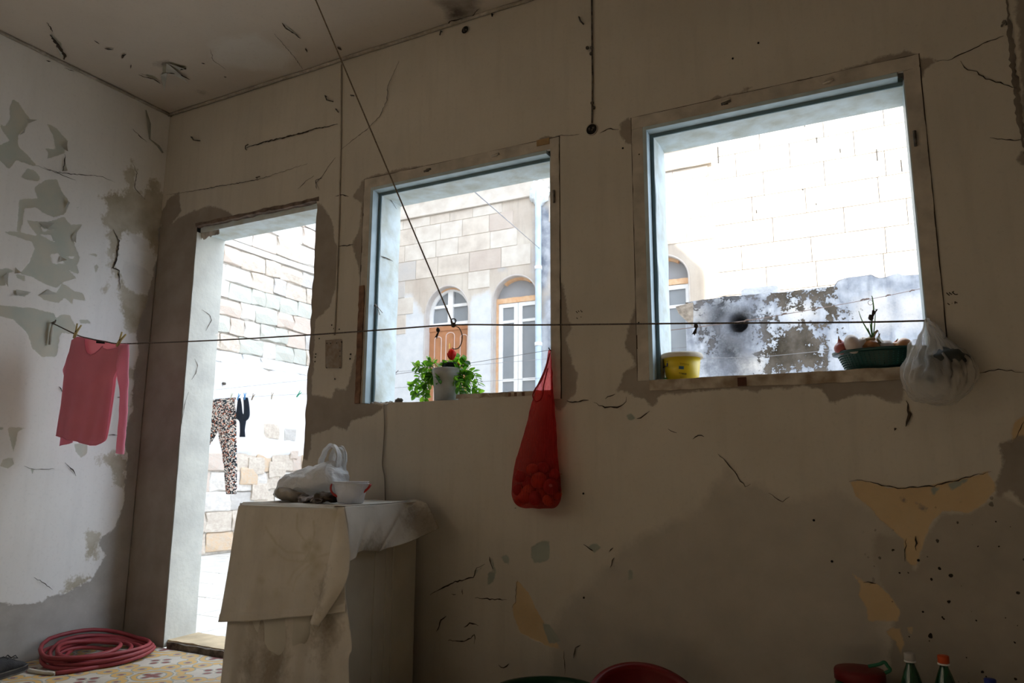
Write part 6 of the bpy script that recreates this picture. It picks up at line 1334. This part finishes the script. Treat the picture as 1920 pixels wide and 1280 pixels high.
def solefn(z0, z1, k):
    b = MB(); n_ = 40; lo = []; 
    for i in range(n_):
        a = i / n_ * 2; t = a if a <= 1 else 2 - a; s = 1 if a <= 1 else -1; t = .5 - .5 * math.cos(PI * t); lo.append(tz_ + ax_ * (LSh * (t * 1.02 - .01)) + sx_ * s * interp(W_s, t) * k)
    b.add([p + Vector((0, 0, z0)) for p in lo] + [p + Vector((0, 0, z1)) for p in lo], [tuple(range(n_ - 1, -1, -1)), tuple(range(n_, 2 * n_))] + [(i, (i + 1) % n_, n_ + (i + 1) % n_, n_ + i) for i in range(n_)]); return b
obj('sole', solefn(0, .008, 1.1), m_sole, sh); obj('foxing', solefn(.008, .026, 1.06), m_foxing, sh); obj('welt_line', solefn(.0255, .028, 1.08), m_sole, sh)
b = MB()
for k in range(5):
    t = .3 + k * .055; c = tz_ + ax_ * (LSh * t); h = interp(H_s, t); b.tube([c - sx_ * .026 + Vector((0, 0, h - .006)), c + Vector((0, 0, h + .003)), c + sx_ * .026 + Vector((0, 0, h - .006))], .0028, 6)
c = tz_ + ax_ * (LSh * .33) + Vector((0, 0, interp(H_s, .33) + .008)); b.tube([c, c + sx_ * .02 + Vector((0, 0, .012)), c + sx_ * .034, c + sx_ * .012], .0028, 6); b.tube([c, c - sx_ * .02 + Vector((0, 0, .012)), c - sx_ * .034, c - sx_ * .012], .0028, 6); obj('laces', b, m_foxing, sh)

# ---- basins, jar and bottles along the bottom edge
m_rbasin = mat('red_basin_plastic', (0.17, 0.006, 0.007, 1), rough=.4, spec=.4, var=.05, bump=0); m_gbasin = mat('green_basin_plastic', (0.006, 0.05, 0.022, 1), rough=.4, var=.05, bump=0)
def basin(name, label, c, r, h, tilt, m):
    t = thing(name, label, 'basin', c); Rm = Euler(tilt).to_matrix(); b = MB()
    b.lathe([(0, 0), (r * .74, 0), (r * .78, .01), (r * .93, h - .015), (r * 1.0, h - .01), (r * 1.03, h - .004), (r * 1.02, h), (r * .93, h), (r * .90, h - .012), (r * .75, .014), (0, .006)], n=56); b.v = [tuple(Vector(c) + Rm @ Vector(v)) for v in b.v]; obj('bowl', b, m, t)
    b = MB(); b.lathe([(r * .60, -.004), (r * .66, -.004), (r * .66, .002), (r * .6, .002)], n=40); b.v = [tuple(Vector(c) + Rm @ Vector(v)) for v in b.v]; obj('foot_ring', b, m, t); return t
basin('red_basin', 'large red plastic basin leaning against the wall at the bottom edge', Vector((3.27, -.37, .09)), .20, .15, (.42, .32, 0), m_rbasin)
basin('green_basin', 'dark green plastic basin beside the leaning red basin', Vector((2.87, -.27, .004)), .21, .168, (0, 0, 0), m_gbasin)
B('plinth_block', 3.6, 4.75, -.30, -.03, .0, .06, m_plain, wall_back)
m_bottle = mat('green_pet', (0.012, 0.09, 0.035, 1), rough=.12, spec=.7, var=.05, bump=0, trans=.35)
def bottle(x, y, capm, label, cap_label, Y=-.16, r=.042):
    top = px(x, y, 1, Y); c = Vector((top.x, Y, .06)); H = top.z - .06; t = thing('bottle', label, 'bottle', c)
    b = MB(); b.lathe([(0, .004), (r * .7, 0), (r * .98, .02), (r, .04), (r, H - .17), (r * .97, H - .14), (r * .8, H - .10), (r * .52, H - .06), (r * .32, H - .038), (r * .27, H - .03), (r * .27, H - .02), (0, H - .02)], c=c, n=32); obj('bottle_body', b, m_bottle, t)
    b = MB(); b.lathe([(r * .29, H - .024), (.0165, H - .022), (.0165, H - .002), (.0145, H), (0, H)], c=c, n=24); lab(obj('cap', b, capm, t), cap_label)
    b = MB(); b.lathe([(.0172, H - .028), (.0175, H - .0275), (.0175, H - .0235), (.0165, H - .023)], c=c, n=24); obj('collar', b, m_whitep, t)
m_capw = mat('grey_white_cap', (0.45, 0.43, 0.40, 1), rough=.5, bump=0); m_capo = mat('orange_cap', (0.62, 0.09, 0.02, 1), rough=.5, bump=0); m_capb = mat('blue_cap', (0.015, 0.03, 0.22, 1), rough=.5, bump=0)
bottle(1705, 1223, m_capw, 'green plastic bottle with a whitish cap standing by the wall', 'whitish cap'); bottle(1768, 1228, m_capo, 'green plastic bottle with an orange cap standing by the wall', 'orange cap'); bottle(1856, 1272, m_capb, 'bottle with a blue cap at the bottom right edge', 'blue cap', r=.045)
jt = px(1611, 1254, 1, -.16); jc = Vector((jt.x, -.16, .06)); jh = jt.z - .06; jr = .078; jar = thing('jar', 'wide green jar with dark red lid and green handle by the wall', 'jar', jc)
b = MB(); b.lathe([(0, 0), (jr, 0), (jr * 1.06, .02), (jr * 1.06, jh - .07), (jr * .96, jh - .04), (jr * .92, jh - .035), (0, jh - .035)], c=jc, n=40); obj('jar_body', b, m_bottle, jar)
b = MB(); b.lathe([(jr * .95, jh - .034), (jr, jh - .032), (jr, jh - .006), (jr * .96, jh), (jr * .5, jh + .002), (0, jh + .002)], c=jc, n=40); obj('lid', b, mat('dark_red_lid', (0.16, 0.012, 0.012, 1), rough=.5, bump=0), jar)
b = MB(); b.tube(spl([px(x, y, 1, -.16) for x, y in ((1628, 1249), (1648, 1245), (1658, 1241), (1664, 1248), (1669, 1256), (1658, 1262), (1640, 1272), (1628, 1278))], 5), .0042, 6, squash=1.4); obj('handle', b, mat('green_handle', (0.02, 0.16, 0.08, 1), rough=.5, bump=0), jar)
m_any = m_iron

# ---- old electrics and nails on the window wall
def wpt(x, y, o=0): p = px(x, y, 1, 0); p.y -= o; return p
m_dark = mat('black_hole', (0.012, 0.01, 0.009, 1), bump=0); m_soft = mat('dusty_recess', (0.15, 0.13, 0.115, 1), var=.3, scale=60)
for (x, y, r) in ((873, 57, .021), (1110, 243, .026)):
    c = wpt(x, y); b = MB(); b.lathe([(r * .98, .0), (r * 1.12, .0), (r * 1.12, .006), (r * .98, .006)], n=28, fn=lambda q, a, rr, z: [q[0], -z, q[1]]); b.v = [(v[0] + c.x, v[1] + c.y, v[2] + c.z) for v in b.v]; jb = obj('junction_box', b, m_casing, wall_back)
    b = MB(); b.lathe([(0, .0035), (r * .99, .0035)], n=28, fn=lambda q, a, rr, z: [q[0], -z, q[1]]); b.v = [(v[0] + c.x, v[1] + c.y, v[2] + c.z) for v in b.v]; obj('open_socket', b, m_dark, jb) if False else obj('open_socket', b, m_dark, wall_back)
    b = MB()
    for k in range(4): b.ball(c + Vector((R.uniform(-.5, .5) * r, -.006, R.uniform(-.5, .5) * r)), r * .2, 8, 6)
    obj('wire_ends', b, m_soft, wall_back)
b = MB(); b.tube([wpt(1110, -40, .006), wpt(1111, 60, .008), wpt(1112, 150, .007), wpt(1111, 232, .008)], .0042, 6); 
for (x, y) in ((1103, 92), (1111, 92), (1112, 195), (1115, 204), (1110, 103)): b.ball(wpt(x, y, .012), .0085, 8, 6)
tag(obj('old_wire', b, m_iron), 'dark cobwebbed wire running down to the round junction box between the windows', 'wire')
b = MB(); b.tube([wpt(641, 122, .004), wpt(640, 250, .004), wpt(637, 400, .004), wpt(632, 540, .004), wpt(628, 628, .004)], .0055, 8, squash=.8); 
tag(obj('conduit_strip', b, m_casing), 'slim painted wiring strip running down from the ceiling between door and window', 'wire')
# bare patch where a fuse board was, with its screw holes
z_ = lambda x, y: wpt(590 + x * 90 / 960, 600 + y * 120 / 1280, .0045)
b = MB(); c4 = [z_(225, 400), z_(545, 385), z_(545, 965), z_(225, 955)]; b.add(c4, [(0, 3, 2, 1)])
m_patch = mat('board_patch', (0.20, 0.15, 0.105, 1), var=.3, scale=40, extra=(0.30, 0.27, 0.235, 1)); obj('board_patch', b, m_patch, wall_back)
for (x, y) in ((255, 465), (330, 468), (452, 460), (545, 440), (250, 950), (515, 950), (518, 620), (515, 722), (725, 682), (715, 775), (100, 372), (500, 185), (390, 170), (350, 100), (20, 740), (15, 830), (30, 680), (410, 1175)):
    p = z_(x, y); b = MB(); b.ball((p.x, p.y + .001, p.z), .0042 if x < 700 else .005, 8, 6, fn=lambda q, d: Vector((q.x, q.y * .4, q.z))); obj('screw_hole', b, m_dark, wall_back)
# nails and hooks
for pts in ([(463, 281), (463, 275), (468, 272)], [(361, 258), (366, 264), (378, 265)], [(612, 181), (615, 189), (627, 192)], [(632, 206), (637, 212)], [(1087, 34), (1090, 42), (1096, 48)], [(829, 60), (827, 68)], [(924, 28), (925, 33)], [(1878, 50), (1884, 46)], [(660, 180), (666, 181)], [(483, 334), (490, 332)], [(1883, 42), (1886, 50)]):
    b = MB(); q = [wpt(x, y, .012) for x, y in pts]; b.tube([Vector((q[0].x, -.002, q[0].z))] + q, .0036, 6); obj('nail', b, m_iron, wall_back)
for (x, y) in ((628, 610), (1198, 605), (1199, 290), (1168, 278), (1094, 925), (1722, 1050), (1526, 975), (1560, 1052), (1374, 110), (1422, 81), (1095, 1120)):
    p = wpt(x, y, .002); b = MB(); b.ball(p, .0045, 8, 6); obj('nail_hole', b, m_dark, wall_back)
# numbers pencilled on the plaster
def strokes(name, off, sc, lines, w, parent=wall_back):
    b = MB()
    for pl in lines:
        q = [wpt(off[0] + x * sc, off[1] + y * sc, .0035) for x, y in pl]; s = spl(q, 5) if len(q) > 2 else q; vs = []
        for i, p in enumerate(s):
            t = (s[min(i + 1, len(s) - 1)] - s[max(i - 1, 0)]).normalized(); nn = Vector((t.z, 0, -t.x)) * w * .5; vs += [p - nn, p + nn]
        b.add(vs, [(2 * i, 2 * i + 1, 2 * i + 3, 2 * i + 2) for i in range(len(s) - 1)])
    return lab(obj(name, b, m_crack, parent), 'small handwritten numerals in dark ink')
strokes('written_numerals', (1750, 530), 80 / 1707, [[(520, 405), (590, 470), (655, 515)], [(625, 390), (680, 440), (750, 475)], [(825, 350), (765, 385), (810, 430), (870, 472), (980, 470)], [(560, 825), (610, 860), (650, 890)], [(735, 825), (755, 830)], [(868, 850), (862, 765), (900, 790), (960, 815)]], .0035)
strokes('written_numerals', (1060, 560), 60 / 1536, [[(520, 600), (570, 650), (610, 690)], [(625, 575), (680, 635)], [(745, 545), (770, 590), (800, 635), (840, 610)], [(545, 910), (610, 970)], [(755, 865), (785, 895)]], .0033)

# ================================================================== COURTYARD LINES AND LAUNDRY
m_wire = mat('grey_line', (0.32, 0.32, 0.34, 1), bump=0); m_rust = mat('rusty_wire', (0.16, 0.11, 0.09, 1), bump=0)
def line(name, label, pts, Y, r, m, cat='line', sag=0):
    q = [px(x, y, 1, Y) for x, y in pts]; b = MB(); b.tube(spl(q, 6) if len(q) > 2 else q, r, 6); return tag(obj(name, b, m), label, cat)
LYY = 2.6
pts_a = [px(405, 747, 1, LYY), px(575, 738, 1, LYY), px(740, 727, 1, LYY + .1), px(905, 715, 1, LYY + .2), px(1290, 692, 1, LY + .02)]
pts_a.insert(0, Vector((XL, LYY - .05, pts_a[0].z - .01)))
b = MB(); b.tube(pts_a, .002, 6); tag(obj('washing_line', b, m_wire), 'lower courtyard washing line holding the leggings, seen through the doorway', 'line')
q = px(408, 730, 1, LYY + .3); b = MB(); b.tube([Vector((XL, q.y, q.z + .01)), q, px(575, 712, 1, LYY + .3), px(820, 690, 1, LYY + .35), px(1292, 650, 1, LY + .03)], .002, 6); tag(obj('washing_line', b, m_wire), 'upper empty courtyard washing line, seen through the doorway', 'line')
m_legs = bpy.data.materials.new('speckled_knit'); m_legs.use_nodes = True; n = m_legs.node_tree; N, L = n.nodes, n.links; bb = N['Principled BSDF']; bb.inputs['Roughness'].default_value = .9
tc = N.new('ShaderNodeTexCoord'); mp = N.new('ShaderNodeMapping'); mp.inputs['Scale'].default_value = (85, 85, 105); vo = N.new('ShaderNodeTexVoronoi'); vo.inputs['Scale'].default_value = 1.0; vo.inputs['Randomness'].default_value = .55
L.new(tc.outputs['Object'], mp.inputs[0]); L.new(mp.outputs[0], vo.inputs['Vector']); cr = N.new('ShaderNodeValToRGB'); cr.color_ramp.interpolation = 'CONSTANT'
sx = N.new('ShaderNodeSeparateColor'); L.new(vo.outputs['Color'], sx.inputs[0]); L.new(sx.outputs[0], cr.inputs[0]); e = cr.color_ramp.elements; e[0].color = (0.008, 0.008, 0.012, 1); e[1].position = .42; e[1].color = (0.62, 0.52, 0.46, 1)
for ps, c in ((.58, (0.45, 0.12, 0.05, 1)), (.68, (0.02, 0.05, 0.07, 1)), (.8, (0.75, 0.7, 0.65, 1))): k = e.new(ps); k.color = c
L.new(cr.outputs[0], bb.inputs['Base Color'])
leg = thing('leggings', 'black, cream and rust speckled leggings pegged on the courtyard line', 'leggings', px(430, 747, 1, LYY))
def lr(xl, xr, y, d=.03): return nr(xl, xr, y, d, LYY)
b = MB(); loft(b, [lr(408, 441, 750, .01), lr(404, 442, 775), lr(408, 443, 800, .035), lr(410, 443, 817, .035), lr(416, 444, 845), lr(420, 444, 870), lr(422, 444, 900), lr(424, 443, 926, .03)], 24, 5, lambda p, c, a, t: p + nz(p, 9, .008)); obj('leg', b, m_legs, leg)
b = MB(); loft(b, [lr(395, 430, 752, .01), lr(385, 425, 775), lr(372, 413, 800, .035), lr(362, 399, 825, .035), lr(352, 383, 855), lr(349, 374, 890), lr(349, 371, 922, .03)], 24, 5, lambda p, c, a, t: p + nz(p, 9, .008)); obj('leg', b, m_legs, leg)
b = MB(); b.tube([px(x, y, 1, LYY) for x, y in ((395, 751), (418, 749), (441, 747))], .012, 8); obj('waistband', b, m_legs, leg)
m_navy = mat('navy_cloth', (0.012, 0.018, 0.03, 1), rough=.9, var=.2, bump=.2)
nv = thing('dark_garment', 'small black garment pegged beside the speckled leggings on the courtyard line', 'garment', px(455, 745, 1, LYY))
b = MB(); loft(b, [lr(446, 451, 746, .006), lr(445, 453, 758, .015), lr(443, 455, 775, .02), lr(444, 461, 785, .02), lr(449, 461, 790, .02), lr(450, 459, 805, .015), lr(449, 460, 819, .01)], 18, 5); obj('left_strap', b, m_navy, nv)
b = MB(); loft(b, [lr(456, 465, 745, .006), lr(457, 467, 758, .015), lr(457, 468, 775, .02), lr(453, 466, 784, .02), lr(450, 461, 789, .015)], 18, 5); obj('right_strap', b, m_navy, nv)
for (x, y, t_, c, lb2) in ((434, 742, .3, (0.6, 0.6, 0.5, 1), 'pale clothes peg on the speckled leggings'), (447, 744, .4, (0.10, 0.32, 0.62, 1), 'blue clothes peg at the left of the black garment'), (459, 743, .0, (0.06, 0.26, 0.6, 1), 'blue clothes peg at the right of the black garment'),
                          (474, 744, .45, (0.28, 0.22, 0.17, 1), 'brown clothes peg next to the black garment'), (510, 742, .2, (0.5, 0.45, 0.38, 1), 'beige clothes peg alone in the middle of the courtyard line'), (560, 739, .8, (0.04, 0.36, 0.22, 1), 'green clothes peg at the right end of the courtyard line')):
    peg(lb2, px(x, y, 1, LYY - .012), t_, c, .62 * 1.7)
line('washing_line', 'thin line crossing behind the flower pot to the right edge of the small window', [(660, 714), (695, 708), (840, 687), (1031, 656), (1045, 654)], .3, .0014, m_wire); b = MB(); [b.tube([px(x, y, 1, T - .01), px(x, y, 1, .3)], .003, 6) for x, y in ((662, 714), (1044, 654))]; obj('line_hook', b, m_iron, bpy.data.objects['washing_line.002'])
b = MB(); b.tube([px(800, 281, 1, T), px(1012, 466, 1, FD - .05)], .0045, 6); tag(obj('overhead_cable', b, m_wire), 'grey cable sloping down across the courtyard behind the top of the small window', 'cable')
YW_ = lambda x: lerp(T, LY - .01, (x - 1212) / (1800 - 1212))
b = MB(); b.tube(spl([px(x, y, 1, YW_(x)) for x, y in ((1212, 627), (1240, 621), (1385, 603), (1500, 584), (1640, 559), (1740, 538), (1800, 524))], 6), .0022, 6); tag(obj('barbed_wire', b, m_rust), 'rusty wire with twisted knots rising across the large window in front of the sooty wall', 'wire')
b = MB()
for x, y in ((1400, 601), (1470, 589), (1535, 578), (1618, 562), (1625, 561), (1665, 554), (1710, 545)): q = px(x, y, 1, YW_(x)); b.tube([q + Vector((-.015, 0, -.004)), q + Vector((0, -.006, .003)), q + Vector((.015, 0, .003))], .0042, 6)
q = px(1632, 567, 1, YW_(1632)); b.tube([q + Vector((.014 * math.cos(a), 0, .016 * math.sin(a))) for a in np.linspace(0, 6.2, 12)], .0016, 5); o_ = obj('wire_knots', b, m_rust, bpy.data.objects['barbed_wire'])
line('washing_line', 'very thin line low behind the green colander', [(1300, 672), (1430, 668), (1560, 656)], LY - .02, .002, m_wire)
q = px(741, 700, 1, .3); b = MB(); b.tube([px(733, 701, 1, .3), px(741, 700, 1, .3), px(747, 694, 1, .3)], [.006, .003, .002], 6); tag(obj('line_knot', b, m_wire), 'frayed knot at the left end of the line behind the pot', 'knot')
q = px(1590, 628, 1, .6)

# portals guide daylight through the door, the windows and the added openings
for (x0, x1, z0, z1) in (DOOR, WIN1, WIN2, OPN, OPL):
    l = bpy.data.lights.new('portal', 'AREA'); l.shape = 'RECTANGLE'; l.size = x1 - x0; l.size_y = z1 - z0; l.cycles.is_portal = True
    o = bpy.data.objects.new('portal', l); COL.objects.link(o); o.location = ((x0 + x1) / 2, T + .01, (z0 + z1) / 2); o.rotation_euler = (-PI / 2, 0, 0)
    if (x0, x1) == OPL[:2]: o.location = (-.29, (x0 + x1) / 2, (z0 + z1) / 2); o.rotation_euler = (PI / 2, 0, -PI / 2)
    if (x0, x1) == OPN[:2]: o.location.y = RY - .19; o.rotation_euler.x = PI / 2
